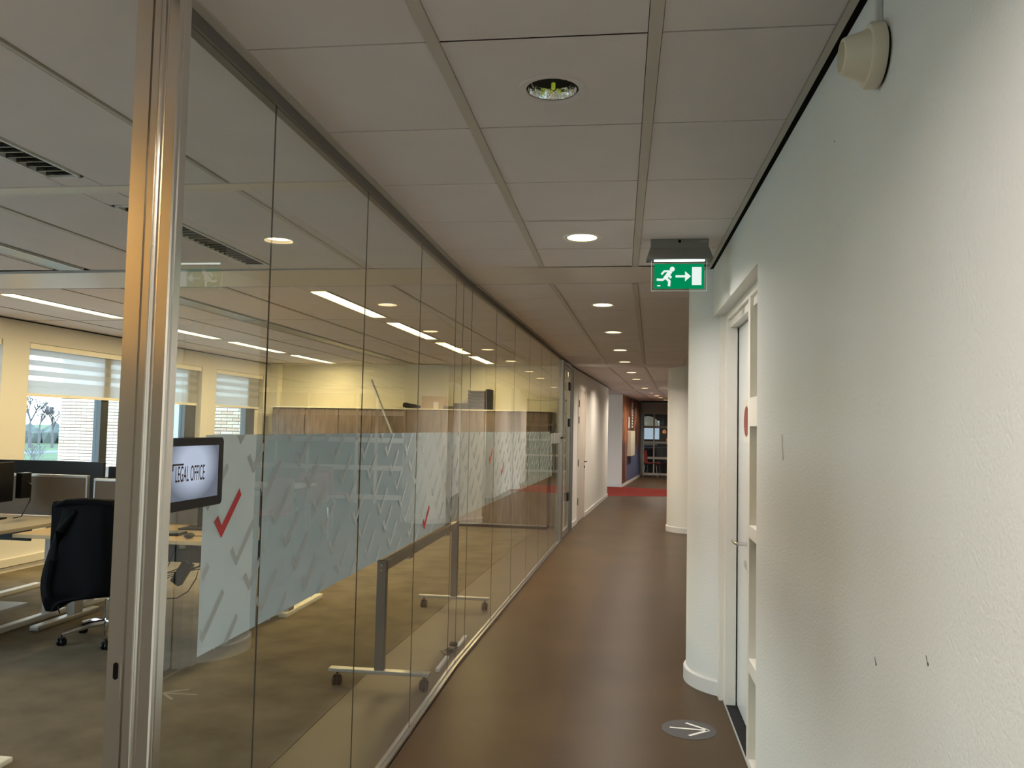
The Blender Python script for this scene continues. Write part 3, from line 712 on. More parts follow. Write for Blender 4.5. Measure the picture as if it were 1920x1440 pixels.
# what is behind the far grid: dark room, bright window, pendant lamps
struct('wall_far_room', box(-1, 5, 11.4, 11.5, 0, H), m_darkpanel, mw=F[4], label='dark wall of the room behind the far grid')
wp = thing('daylight_window', 'bright pale blue window seen through the far grid', 'window', mw=F[4] @ Matrix.Translation((lat0 + .30, 11.38, 1.5)))
obj('bright_pane', box(-.42, .16, -.01, 0, -.28, .42), emis('far_daylight', (.62, .75, .88), 1.0), wp)
obj('window_bar', box(-.42, .16, -.02, -.01, .18, .21), m_frame, wp)
pd = thing('dome_pendant', 'large cream dome pendant lamp behind the far grid', 'lamp', mw=F[4] @ Matrix.Translation((lat0 + .12, 10.3, 1.70)))
bm = nb(); lathe(bm, [(.40, 0), (.385, .12), (.32, .24), (.2, .33), (.04, .37), (.0, .37)], seg=32); obj('shade', bm, mat('cream_shade', (.8, .74, .6), .5, emit=(.8, .74, .6), estr=.25), pd, smooth=True)
bm = nb(); tube(bm, [(0, 0, .37), (0, 0, .80)], .006, 6); obj('cord', bm, m_plblack, pd)
m_oran = emis('orange_lamp', (1.0, .32, .10), .7)
for i, z in enumerate((1.50, 1.22)):
    q = thing('small_pendant', 'small glowing orange lamp behind the far grid, %s one' % ('upper', 'lower')[i], 'lamp', mw=F[4] @ Matrix.Translation((lat0 + .73 + .12 * i, 10.0 + .3 * i, z)), group='orange lamps behind the far grid')
    bm = nb(); lathe(bm, [(0, -.06), (.05, -.04), (.075, 0), (.05, .06), (.02, .09), (0, .09)], seg=16); obj('shade', bm, m_oran, q, smooth=True)
    bm = nb(); bx(bm, -.004, .004, -.085, -.07, -.06, .08); obj('rib', bm, m_plblack, q); obj('cord', tube(nb(), [(0, 0, .09), (0, 0, H - z)], .004, 5), m_plblack, q)
# far furniture seen as dark low shapes
fcn = tag(obj('far_counter', box(lat0 - .2, lat0 + 1.6, 9.4, 9.9, 0, .95), mat('dark_counter', (.04, .045, .05), .3), mw=F[4]), 'dark counter behind the far grid', 'counter')
bm = nb(); bx(bm, lat0, lat0 + .5, 9.5, 9.62, 1.03, 1.07); bx(bm, lat0 + .02, lat0 + .05, 9.52, 9.6, .95, 1.03); obj('bright_shelf', bm, m_whitemetal, fcn)

# red shell chair
def red_chair(label, mw, group='red shell chairs'):
    t = thing('shell_chair', label, 'chair', mw=mw, group=group)
    bm = nb(); prof = [(-.22, .0), (-.20, .015), (.0, -.01), (.18, .0), (.215, .04), (.235, .12), (.26, .40), (.262, .43)]
    rows = []
    for j in range(9):
        x = -.21 + .42 * j / 8; curve = .02 * (abs(x) / .21) ** 2
        rows.append([bm.verts.new((x * (1 if i < 6 else .96), p[0] - (curve if i > 4 else 0), .455 + p[1] + (curve if i <= 4 else 0))) for i, p in enumerate(prof)])
    for j in range(8):
        for i in range(len(prof) - 1): bm.faces.new((rows[j][i], rows[j][i + 1], rows[j + 1][i + 1], rows[j + 1][i]))
    o = obj('shell', bm, m_reda, t, smooth=True); md = o.modifiers.new('s', 'SOLIDIFY'); md.thickness = .012
    for sx_ in (-1, 1):
        for sy in (-1, 1):
            bm = nb(); tube(bm, [(sx_ * .15, sy * .13, .45), (sx_ * .20, sy * .20, .40), (sx_ * .215, sy * .235, .0)], .010, 8); obj('leg', bm, m_chrome, t, smooth=True)
    return t
ch = red_chair('red chair with steel legs in front of the far glazed grid', F[4] @ Matrix.Translation((.42, 7.62, 0)) @ Matrix.Rotation(math.radians(80), 4, 'Z'), 'red shell chairs')

# ------------------------------------------------------------------ RIGHT-HAND AREA (seen mirrored in the glass)
struct('wall_far_right', box(5.6, 5.8, -9, 30, 0, H), m_darkpanel, label='dark wall at the far side of the open area')
struct('wall_right_far', box(1.72, 2.2, 5.0 - BAY + BAY, 11.0, 0, H), m_wallsm, mw=F[3] @ Matrix.Translation((.25, 0, 0)) @ Matrix.Identity(4), label='white wall beyond the second column')
grid_partition('window_11', 'white grid partition across the open area', Matrix.Translation((1.35, 15.5, 0)), 0, 4.2, [.45, 1.35, 1.75, 2.75, 3.4], [.13, .70, 1.24, 1.77, 2.2], 2.25, m_darkpanel, wd=.055)
tb2 = thing('cafe_table', 'pale cafe table in the open area mirrored in the glass', 'table', (2.6, 9.9, 0))
obj('table_top', box(-.7, .7, -.4, .4, .72, .745, bev=.003), m_whitemetal, tb2)
for sx_ in (-.6, .6):
    for sy in (-.32, .32): obj('leg', tube(nb(), [(sx_, sy, 0), (sx_, sy, .72)], .018, 8), m_chrome, tb2)
for i, (x, y, r, lab) in enumerate(((2.0, 9.0, 20, 'red chair left of the mirrored cafe table'), (2.1, 10.7, 160, 'red chair behind the mirrored cafe table'), (2.3, 12.0, 200, 'red chair farthest into the mirrored open area'))):
    dup(ch, lab, Matrix.Translation((x, y, 0)) @ Matrix.Rotation(math.radians(r), 4, 'Z'))

# ------------------------------------------------------------------ FACADE WITH WINDOWS
LF = -5.03; ZT = 2.293; ZS = .80
wins2 = [(.34, 1.80), (2.15, 3.85), (4.20, 5.38), (5.76, 7.22)]
MUL = {2: (3.37, 3.50), 3: (5.10, 5.33), 4: (6.80, 7.08)}
wins1 = [(-13.43 + 1.81 * i, -11.93 + 1.81 * i) for i in range(7)]
def facade(k, wins, v0, v1, name, label, ZS=ZS):
    bm = nb(); bx(bm, LF - .15, LF, v0, v1, 0, ZS); bx(bm, LF - .15, LF, v0, v1, ZT, H + .01)
    e = [v0] + [x for a_ in wins for x in a_] + [v1]
    for i in range(0, len(e), 2):
        if e[i + 1] > e[i]: bx(bm, LF - .15, LF, e[i], e[i + 1], ZS, ZT)
    o = struct(name, bm, m_fwall, mw=F[k], label=label); return o
fw = facade(2, wins2, 0, 7.7, 'wall_window', 'cream window wall of the office')
facade(1, wins1, -14, .1, 'wall_window_near', 'window wall of the office beside the camera, glazed low for more daylight', ZS=.06)  # unseen near windows reach almost to the floor for more daylight
obj('cable_skirting', box(LF, LF + .03, 0, 7.5, 0, .055, bev=.002), m_base, fw); obj('cable_trunking', box(LF, LF + .05, 0, 7.5, .062, .14, bev=.003), m_base, fw)
obj('shadow_line', box(LF, LF + .012, 0, 7.5, H - .010, H - .002), m_black, fw)
obj('pillar', box(LF, LF + .16, 7.40, 7.56, 0, H), m_wallsm, fw)
wi = 0
for k, wins in ((2, wins2), (1, wins1)):
    for (a, b) in wins:
        wi += 1; ZS = .80 if k == 2 else .06
        g = sempty('window_%d' % wi, 'dark framed office window with a white zebra blind')
        bm = nb(); x0, x1 = LF - .15, LF - .08; br = b - .05 if wi != 4 else 7.08
        bx(bm, x0, x1, a, a + .03, ZS, ZT); bx(bm, x0, x1, br, b if wi != 4 else 7.10, ZS, ZT); bx(bm, x0, x1, a, b, ZS, ZS + .05); bx(bm, x0, x1, a, b, ZT - .05, ZT)
        obj('window_frame', bm, m_wframe, g, mw=F[k])
        if wi == 4: obj('side_panel', box(x0, x1, 7.10, b, ZS, ZT), m_frame, g, mw=F[k])
        ma_, mb_ = MUL.get(wi, (a + 1.02, a + 1.12)) if k == 2 else (a + 1.0, a + 1.1)
        obj('mullion', box(x0 - .01, x1 + .01, ma_, mb_, ZS, ZT), m_wframe, g, mw=F[k])
        obj('pane', box(LF - .122, LF - .118, a + .03, ma_, ZS + .05, ZT - .05), m_wglass, g, mw=F[k])
        if br - mb_ > .03: obj('pane', box(LF - .122, LF - .118, mb_, br, ZS + .05, ZT - .05), m_wglass, g, mw=F[k])
        obj('window_sill', box(LF - .08, LF + .03, a, b, ZS - .001, ZS + .02, bev=.002), m_frame, g, mw=F[k])
        # blind (the near windows beside the camera have none, to admit more daylight)
        if k == 1: continue
        lab = {1: 'white zebra roller blind at the extreme left edge', 2: 'white zebra roller blind left of the metal post', 3: 'white zebra roller blind just right of the metal post', 4: 'white zebra roller blind nearest the end wall'}.get(wi, 'white zebra roller blind beside the camera, %s one' % ordn[wi - 5] if wi > 4 else '')
        t = thing('roller_blind', lab, 'blind', mw=F[k] @ Matrix.Translation((LF - .05, (a + b) / 2, ZT)), group='zebra blinds at the office windows')
        hw = (b - a) / 2 - .012
        obj('cassette', box(-.02, .045, -hw, hw, -.060, -.003, bev=.004), m_frame, t)
        z = -.06; i = 0; hem = -.545
        for i, (z0, z1, kind) in enumerate(((-.12, -.06, 1), (-.170, -.12, 0), (-.225, -.170, 1), (-.275, -.225, 0), (-.330, -.275, 1), (-.380, -.330, 0), (-.44, -.38, 1), (-.515, -.44, 1))):
            obj('band' if kind else 'sheer_band', box(.000, .002, -hw + .01, hw - .03, z0, z1), m_blind if kind else m_sheer, t)
        obj('bottom_bar', box(-.006, .010, -hw + .01, hw - .03, hem, -.515, bev=.003), m_frame, t)

# ------------------------------------------------------------------ OUTSIDE
GZ = -1.3
struct('ground', box(-300, -5.6, -60, 330, GZ - .2, GZ), m_grass, label='green lawn outside the windows')
tag(obj('path', box(-50, -46, 0, 66, GZ, GZ + .02), m_path), 'grey road crossing the lawn outside', 'road')
tag(obj('footpath', box(-33, -32, 0, 60, GZ, GZ + .02), m_path), 'narrow grey footpath on the lawn outside', 'path')
tag(obj('bounce_slab', box(-30, -6.36, -30, 14, GZ, GZ + .03), mat('bounce_paving', (.50, .49, .46), .9)), 'unseen pale ground slab added to bounce daylight into the office', 'bounce_slab')  # out-of-view slab added to bounce daylight up onto the office ceiling
# brick wing
bw = struct('wall_brick_wing', box(-10.15, -5.40, 9.0, 9.3, GZ, 4.2), m_mortar, mw=F[2], label='pale brick wing of the building outside')
bl, bh = .235, .062
bms = [mesh_of('brick', box(0, bl - .008, -.022, 0, 0, bh - .012), mm) for mm in (m_brick, m_brickb, m_brickc)]
nbk = 0
rest = nb()
for r in range(0, 34):
    z = .62 + r * bh + .0
    for c in range(0, 21):
        x = -10.15 + c * bl + (bl / 2 if r % 2 else 0)
        if c == 0 and r % 2: bx(rest, -10.15, -10.15 + bl / 2 - .008, 8.978, 9.0, z, z + bh - .012)
        if x + bl > -5.45 or x < -10.16: continue
        if -8.05 < x + bl / 2 < -7.45 and .8 < z < 2.25: continue
        vis = (z > .95 and z < 2.3) and (x < -7.6 or x > -7.1) and nbk < 290
        if vis:
            nbk += 1; obj('brick', random.choice(bms), m_brick, bw, mw=Matrix.Translation((x, 9.0, z)))
        else: bx(rest, x, x + bl - .008, 8.978, 9.0, z, z + bh - .012)
o = obj('brick_courses', rest, m_brick, bw); o['kind'] = 'stuff'
bm = nb(); bx(bm, -8.05, -7.99, 8.96, 9.0, .8, 2.3); bx(bm, -7.5, -7.44, 8.96, 9.0, .8, 2.3); bx(bm, -8.05, -7.44, 8.96, 9.0, 2.24, 2.3)
obj('wing_window_frame', bm, m_wframe, bw); obj('wing_window_pane', box(-7.99, -7.5, 8.975, 8.98, .8, 2.24), mat('wing_pane', (.25, .42, .48), .08, spec=.8), bw)
# trees
def tree(loc, hgt, label, seed, sp=1.0, thick=1.0):
    rnd = random.Random(seed); t = thing('bare_tree', label, 'tree', loc, group='bare trees beyond the lawn')
    bm = nb()
    def grow(p, d, ln, r, dep):
        q = p + d * ln; tube(bm, [p, q], [r, r * .7], 3, cap=False)
        if dep == 0: return
        for _ in range(3 if dep > 1 else 4):
            nd = (d + Vector((rnd.uniform(-1, 1), rnd.uniform(-1, 1), rnd.uniform(-.2, .5))) * .75 * sp).normalized()
            grow(q if rnd.random() < .7 else p + d * ln * .7, nd, ln * rnd.uniform(.6, .8), r * .68, dep - 1)
    tr_ = nb(); tube(tr_, [(0, 0, 0), (0, 0, hgt * .25)], [.020 * hgt * thick, .018 * hgt * thick], 8); obj('trunk', tr_, m_bark, t)
    grow(Vector((0, 0, hgt * .22)), Vector((0, 0, 1)), hgt * .24, .018 * hgt * thick, 6 if thick > 1 else 5); obj('branches', bm, m_bark, t)
    return t
tree((-56.0, 71, GZ), 5.6, 'bare winter tree left of the brick wing, tallest on the horizon', 3, thick=1.4)
tree((-54.4, 72, GZ), 4.6, 'bare winter tree right next to the brick wing', 5, thick=1.4)
tree((-62.0, 80, GZ), 4.8, 'bare winter tree farthest back at the left edge of the window', 8, thick=1.4)
tree((-52.6, 73, GZ), 3.8, 'low bare winter tree partly behind the brick wing', 9, thick=1.4)
st_ = tree((-15.6, 20.0, GZ), 2.6, 'thin leafless sapling standing close outside the window', 21, .8, .35)
bm = nb(); rnd = random.Random(4)
for i in range(60):
    x = -78 + i * .75; y = 86 + rnd.uniform(-2, 2); r = rnd.uniform(.9, 1.7)
    bmesh.ops.create_icosphere(bm, subdivisions=1, radius=r, matrix=Matrix.Translation((x, y, GZ + .6)) @ Matrix.Diagonal((1, 1, 1.2, 1)))
h_ = tag(obj('hedge', bm, m_hedge), 'grey-green hedge along the horizon outside', 'hedge'); h_['kind'] = 'stuff'
tag(obj('farm_shed', box(-62, -55.2, 92, 98, GZ, 1.3), m_greycab), 'low grey shed among the trees outside', 'shed')

# ------------------------------------------------------------------ OFFICE: CABINETS
# unit frame: seg 2 lateral / v
x = -4.80; un = 0
names = ['leftmost, by the window corner', 'second from the window corner', 'third from the window corner', 'fourth, nearest the glass wall']
for i in range(4):
    t = thing('cabinet', 'grey-brown wood cabinet on the end wall, %s' % names[i], 'cabinet', mw=F[2] @ Matrix.Translation((x, 7.1, 0)), group='wood cabinets along the end wall')
    bm = nb(); bx(bm, 0, 1.118, .02, .45, .06, 1.78); obj('body', bm, m_wood, t)
    obj('plinth', box(.01, 1.108, .05, .44, 0, .06), m_black, t)
    obj('door', box(.003, .555, 0, .0195, .075, 1.775, bev=.0015), m_wood, t); obj('door', box(.563, 1.115, 0, .0195, .075, 1.775, bev=.0015), m_wood, t)
    obj('kick_strip', box(0, 1.118, -.004, .012, .052, .072), m_alumatt, t)
    x += 1.12
tag(obj('long_board', box(-4.83, -.30, 7.08, 7.555, 1.782, 1.80, bev=.002), m_cabtop, mw=F[2]), 'long white top board over the wood cabinets', 'top board')
# things on the cabinets
t = thing('cardboard_box', 'brown cardboard box with a white label on the cabinets', 'box', mw=F[2] @ Matrix.Translation((-2.17, 7.32, 1.80)))
obj('carton', box(-.175, .175, -.13, .13, 0, .20, bev=.003), m_card, t); obj('flap', box(-.17, .17, -.134, -.13, .15, .198), m_card, t); obj('label', box(.02, .10, -.136, -.1345, .0, .11), m_paper, t)
t = thing('cable_bag', 'black cable bag lying on the cabinets left of the cardboard box', 'bag', mw=F[2] @ Matrix.Translation((-2.53, 7.28, 1.80)))
bm = nb(); tube(bm, [(-.14, 0, .055), (-.06, .0, .045), (.05, 0, .035), (.14, .0, .03)], [.03, .042, .036, .02], 10); obj('bag_body', bm, m_plblack, t, smooth=True)
bm = nb(); tube(bm, [(-.12, 0, .06), (-.14, .0, .085), (-.10, 0, .092), (-.04, 0, .075), (.03, 0, .06)], .008, 6); obj('strap', bm, m_plblack, t, smooth=True)
obj('flat_edge', box(-.20, -.02, -.05, .05, 0, .008), m_plblack, t)
tag(obj('flat_case', box(-1.985, -1.84, 7.18, 7.4, 1.80, 1.845, bev=.004), mat('dark_case', (.045, .035, .03), .5), mw=F[2]), 'flat dark case between the cardboard box and the letter trays', 'case')
tag(obj('black_box', box(-1.83, -1.60, 7.2, 7.45, 1.80, 1.895, bev=.004), mat('dark_box', (.03, .024, .02), .5), mw=F[2]), 'low dark box left of the letter trays', 'box')
t = thing('letter_trays', 'stack of dark letter trays on the cabinets', 'letter trays', mw=F[2] @ Matrix.Translation((-1.46, 7.34, 1.80)))
m_tray = mat('smoke_plastic', (.045, .035, .028), .25)
for i in range(6):
    bm = nb(); z = i * .052; bx(bm, -.14, .14, -.16, .16, z + .002, z + .006); bx(bm, -.14, -.134, -.16, .16, z + .002, z + .045); bx(bm, .134, .14, -.16, .16, z + .002, z + .045); bx(bm, -.14, .14, .154, .16, z, z + .045)
    bx(bm, -.1, .1, -.162, -.158, z + .006, z + .022)
    obj('tray', bm, m_tray, t)
obj('side_panel', box(.145, .20, -.15, .15, 0, .32), m_black, t)
bm = nb()
p0 = F[2] @ Vector((-3.125, 7.04, 2.235)); p1 = F[2] @ Vector((-2.15, 7.0, 0.01))
tube(bm, [p0, p1], .017, 8)
tag(obj('leaning_pole', bm, m_alumatt, smooth=True), 'grey aluminium pole leaning against the cabinets', 'pole')

# ------------------------------------------------------------------ FLIP-TOP TABLE FRAME ON CASTERS
t = thing('folding_table', 'mobile table frame on casters standing right behind the glass', 'table', (-1.37, 5.72, 0))
def caster(parent, x, y, z=.0, r=.032):
    bm = nb()
    for s in (-.013, .013): lathe(bm, [(.0, s - .009), (r * .9, s - .009), (r, s - .005), (r, s + .005), (r * .9, s + .009), (0, s + .009)], (x, y, z + r), 20, 'X')
    c = obj('caster', bm, m_plblack, parent, smooth=True)
    bm = nb(); bx(bm, x - .015, x + .015, y - .016, y + .016, z + r + .01, z + 2 * r + .004); tube(bm, [(x, y, z + 2 * r), (x, y, z + 2 * r + .018)], .006, 8)
    obj('fork', bm, m_plblack, c); return c
for yy in (-1.06, 1.06):
    bm = nb(); bx(bm, -.30, .30, yy - .025, yy + .025, .085, .107, bev=.004); obj('foot', bm, m_alumatt, t)
    caster(t, -.255, yy); caster(t, .265, yy)
    obj('post', box(-.028, .028, yy - .022, yy + .022, .105, .735, bev=.003), mat('dark_steel_post', (.17, .165, .15), .4, metal=.5), t)
    for z in (.68, .71): obj('bolt', lathe(nb(), [(0, 0), (.007, 0), (.007, .004), (0, .004)], (.0, yy - .026, z), 10, 'Y'), m_chrome, t)
bm = nb(); bx(bm, -.020, .020, -1.04, 1.04, .675, .73, bev=.003); bx(bm, -.015, .015, .65, .75, .655, .675); bx(bm, -.015, .015, -.5, -.4, .655, .675); obj('beam', bm, m_alumatt, t)
obj('folded_top', box(-.085, -.055, -1.15, 1.15, .745, 1.42, bev=.003), mat('pale_top', (.50, .44, .33), .5), t)
# foot bar lying by the glass
t = thing('banner_foot', 'white metal foot bar with black knobs lying against the glass', 'foot bar', (-1.11, 5.45, 0))
bm = nb(); bx(bm, -.012, .012, -.42, -.12, .0, .022, bev=.003); bx(bm, .004, .03, .12, .42, .0, .022, bev=.003); obj('bar', bm, m_whitemetal, t)
obj('link', tube(nb(), [(-.01, -.14, .012), (.0, 0, .02), (.015, .14, .012)], .008, 6), m_plblack, t)
for y in (-.03, .07): obj('knob', lathe(nb(), [(0, 0), (.028, 0), (.030, .012), (.02, .024), (0, .026)], (0, y, .018 + (.02 if y > 0 else 0)), 16), m_plblack, t)
bm = nb(); pts = [(-.03 + .035 * math.cos(a), -.05 + .06 * math.sin(a), .03 + .012 * math.sin(2 * a)) for a in [i * PI / 10 for i in range(21)]]; tube(bm, pts, .0025, 5); obj('wire', bm, m_plblack, t)

# ------------------------------------------------------------------ DESKS
def desk(label, x0, x1, y0, y1, top, mt, feet, group='height-adjustable desks'):
    t = thing('desk', label, 'desk', ((x0 + x1) / 2, (y0 + y1) / 2, 0), group=group)
    cx, cy = (x0 + x1) / 2, (y0 + y1) / 2
    obj('desktop', box(x0 - cx, x1 - cx, y0 - cy, y1 - cy, top - .025, top, bev=.003), mt, t)
    for (fx, fy0, fy1, mm) in feet:
        ly = min(fy1 - .12, y1 - .03) if y1 < 6 else fy0 + .10
        ft = obj('foot', box(fx - .035 - cx, fx + .035 - cx, fy0 - cy, fy1 - cy, .005, .045, bev=.010), mm, t)
        obj('leg', box(fx - .03 - cx, fx + .03 - cx, ly - .05 - cy, ly + .05 - cy, .045, top - .06), m_whitemetal if mm is m_whitemetal else m_alumatt, t)
    obj('apron', box(x0 + .08 - cx, x1 - .08 - cx, .16, .18, top - .12, top - .03), m_plblack, t)
    return t
desk('beige desk at the left edge with a monitor on it', -5.55, -4.10, 4.55, 5.83, .765, m_greytop, [(-4.33, 4.90, 5.95, m_whitemetal), (-5.3, 4.9, 5.8, m_whitemetal)])
dk2 = desk('birch desk behind the jacket chair and the metal post', -4.06, -2.46, 5.03, 5.83, .74, m_birch, [(-4.12, 5.36, 6.05, m_alumatt), (-2.80, 5.45, 5.85, m_alumatt)])
desk('far desk behind the divider screen', -4.10, -2.50, 6.0, 6.8, .74, m_birch, [(-4.10 + .06, 6.2, 6.85, m_whitemetal), (-2.6, 6.14, 6.92, m_cabtop)])
desk('far desk by the window behind the divider screen', -5.55, -4.13, 6.02, 6.8, .74, m_greytop, [(-5.2, 6.1, 6.8, m_whitemetal), (-4.3, 6.1, 6.8, m_whitemetal)])
t = thing('cable_tray', 'grey cable tray full of wires under the birch desk', 'cable tray', (-3.1, 5.52, 0))
bm = nb(); bx(bm, -.45, .55, -.06, -.055, .53, .61); bx(bm, -.45, .55, -.06, .08, .53, .535); bx(bm, -.45, .55, .075, .08, .50, .70); obj('tray', bm, mat('dark_tray', (.035, .036, .04), .5), t)
obj('power_strip', box(-.2, .25, -.04, .03, .54, .575), m_plblack, t)
obj('white_plug', lathe(nb(), [(0, 0), (.022, 0), (.022, .03), (0, .03)], (.02, -.05, .62), 14), m_frame, t)
for i in range(9):
    rr = random.Random(i); xs = -.35 + i * .09
    bm = nb(); tube(bm, [(xs, -.065, .70), (xs + rr.uniform(-.05, .05), -.085, .62), (xs + rr.uniform(-.08, .04), -.075, .52), (-.10 + rr.uniform(-.06, .04), -.08, .40 + rr.uniform(0, .05))], .004, 5); obj('cable', bm, m_plblack, t)
bm = nb(); tube(bm, [(.17, -.07, .53), (.15, -.08, .42), (.10, -.09, .33), (.02, -.09, .28), (-.08, -.09, .27), (-.16, -.09, .31)], .0045, 6); obj('cable', bm, m_plblack, t, smooth=True)
bm = nb(); bx(bm, -.035, .035, -.03, .03, -.085, .085); ad = obj('power_adapter', bm, m_plblack, t, mw=Matrix.Translation((.045, -.08, .455)) @ Matrix.Rotation(math.radians(32), 4, 'Y'))

# keyboard, mouse and cable on birch desk
t = thing('keyboard', 'dark keyboard on the birch desk right of the metal post', 'keyboard', (-3.18, 5.28, .74), math.radians(6))
obj('case', box(-.20, .20, -.07, .07, .001, .018, bev=.004), m_plblack, t)
bm = nb()
for i in range(14):
    for j in range(4): bx(bm, -.19 + i * .0275, -.168 + i * .0275, -.058 + j * .03, -.034 + j * .03, .018, .022)
k_ = obj('keys', bm, m_housing, t); k_['kind'] = 'stuff'
t = thing('mouse', 'black mouse with a cable on the birch desk', 'mouse', (-2.86, 5.16, .74))
bm = nb(); bmesh.ops.create_uvsphere(bm, u_segments=16, v_segments=8, radius=1, matrix=Matrix.Translation((0, 0, .0195)) @ Matrix.Diagonal((.03, .05, .018, 1))); obj('shell', bm, m_plblack, t, smooth=True)
bm = nb(); tube(bm, [(0, .05, .01), (.12, .10, .006), (.22, .20, .006), (.30, .33, .006)], .003, 5); obj('cable', bm, m_plblack, t)
t = thing('keyboard', 'white keyboard edge on the beige desk at the left edge', 'keyboard', (-4.72, 5.02, .765))
obj('case', box(-.2, .2, -.06, .06, .001, .015, bev=.003), m_plblack, t); obj('key_block', box(-.19, .19, -.05, .05, .015, .02), m_frame, t)

# divider screens
def screen(label, x0, x1, y, z0, z1, m1):
    t = thing('desk_divider', label, 'divider', ((x0 + x1) / 2, y, z0), group='desk divider screens'); hw = (x1 - x0) / 2; h = z1 - z0
    obj('panel', box(-hw + .012, hw - .012, -.012, .012, 0, h - .02), m1, t)
    bm = nb(); bx(bm, -hw, hw, -.018, .018, h - .02, h, bev=.003); bx(bm, hw - .012, hw, -.015, .015, 0, h - .02); bx(bm, -hw, -hw + .012, -.015, .015, 0, h - .02); obj('edge_profile', bm, m_alumatt, t)
    return t
screen('grey divider screen with an aluminium edge left of the jacket chair', -5.7, -4.115, 5.88, .765, 1.085, m_screen)
screen('grey divider screen behind the birch desk', -4.06, -2.5, 5.88, .745, 1.065, m_screen)

# monitors
def monitor(label, loc, rz, wd, hh, zc_, stand=True, lit=False, group='black monitors', backface=False, desk_z=.75):
    t = thing('monitor', label, 'monitor', loc, rz, group=group)
    obj('panel', box(-wd / 2, wd / 2, -.012, .012, zc_ - hh / 2, zc_ + hh / 2, bev=.005), m_screenback, t)
    obj('back_shell', box(-wd * .32, wd * .32, .012, .045, zc_ - hh * .3, zc_ + hh * .3, bev=.012), m_screenback, t)
    obj('stand', box(-.03, .03, .03, .06, .012, zc_, bev=.004), m_plblack, t)
    obj('foot', box(-.13, .13, -.06, .14, 0, .012, bev=.004), m_plblack, t)
    return t
monitor('black monitor seen edge-on at the extreme left', (-4.60, 5.45, .765), math.radians(98), .54, .30, .27)
t = thing('wide_monitor', 'wide curved black monitor behind the left divider screen', 'monitor', (-4.78, 6.35, .74))
bm = nb(); N = 12
for i in range(N):
    a0 = -.42 + .84 * i / N; a1 = -.42 + .84 * (i + 1) / N; R_ = 1.25
    P0 = (R_ * math.sin(a0), R_ * (math.cos(a0) - 1) * .6); P1 = (R_ * math.sin(a1), R_ * (math.cos(a1) - 1) * .6)
    vs = [bm.verts.new(p) for p in ((P0[0], P0[1], .12), (P1[0], P1[1], .12), (P1[0], P1[1], .425), (P0[0], P0[1], .425), (P0[0], P0[1] + .03, .12), (P1[0], P1[1] + .03, .12), (P1[0], P1[1] + .03, .425), (P0[0], P0[1] + .03, .425))]
    for q in ((0, 1, 2, 3), (5, 4, 7, 6), (3, 2, 6, 7), (1, 0, 4, 5)): bm.faces.new([vs[z] for z in q])
    if i == 0: bm.faces.new((vs[0], vs[3], vs[7], vs[4]))
    if i == N - 1: bm.faces.new((vs[1], vs[5], vs[6], vs[2]))
obj('panel', bm, m_screenback, t, smooth=True); obj('stand', box(-.04, .04, .02, .07, .01, .3), m_plblack, t); obj('foot', box(-.2, .2, -.1, .15, 0, .012, bev=.004), m_plblack, t)
monitor('dark blue-black monitor above the draped jacket', (-3.78, 6.05, .74), 0, .56, .34, .24)
mo3 = monitor('black monitor on the birch desk, mostly hidden by the tablet display', (-3.03, 5.60, .74), math.radians(4), .44, .26, .36)
# small pc box with cables by the left monitor
t = thing('docking_box', 'small black box with a thin cable hanging behind the left monitor', 'box', (-4.47, 5.62, 1.0))
obj('box_body', box(-.02, .03, -.05, .05, -.08, .11, bev=.003), m_plblack, t)
bm = nb(); tube(bm, [(.03, 0, .05), (.07, 0, .02), (.065, 0, -.10), (.0, 0, -.22), (-.07, 0, -.234)], .004, 6); obj('cable', bm, m_plblack, t, smooth=True)

# low white shelf under left desk
t = thing('low_shelf', 'low white shelf with a sharp corner under the left desk', 'shelf', (-4.9, 5.1, 0))
obj('board', box(-.7, .70, -.42, .30, .175, .20, bev=.002), m_whitemetal, t)
for sx_ in (-.6, .2): obj('leg', box(sx_ - .02, sx_ + .02, -.3, .2, 0, .175), m_whitemetal, t)
t = thing('footrest', 'cream foot plate at the lower left corner of the picture', 'foot plate', (-2.86, 3.25, 0))
obj('plate', box(-.22, .22, -.25, .10, .004, .03, bev=.008), m_cabtop, t)

# ------------------------------------------------------------------ OFFICE CHAIR WITH JACKET
t = thing('office_chair', 'black office chair with a chrome star base beneath the black jacket', 'chair', (-3.51, 5.306, 0), math.radians(0))
for i in range(5):
    a = math.radians(229.3 + 72 * i); d = Vector((math.cos(a), math.sin(a), 0))
    bm = nb(); tube(bm, [Vector((0, 0, .12)), d * .13 + Vector((0, 0, .115)), d * .29 + Vector((0, 0, .078))], [.026, .022, .013], 8); obj('base_arm', bm, m_chrome, t, smooth=True)
    c = d * .29; caster(t, c.x, c.y, 0, .028)
obj('gas_lift', tube(nb(), [(0, 0, .10), (0, 0, .28), (0, 0, .281), (0, 0, .42)], [.030, .030, .016, .016], 16), m_chrome, t, smooth=True)
obj('seat', box(-.24, .24, -.30, .20, .42, .50, bev=.03), m_jacket, t, smooth=True)
obj('backrest', box(-.20, .24, -.375, -.335, .55, .98, bev=.03), m_jacket, t, smooth=True)
bm = nb()
for s in (-1, 1): tube(bm, [(s * .22, -.05, .45), (s * .24, -.05, .47), (s * .25, -.05, .66)], .014, 8); bx(bm, s * .25 - .03, s * .25 + .03, -.17, .07, .655, .68, bev=.008)
obj('armrest', bm, m_plblack, t, smooth=True)
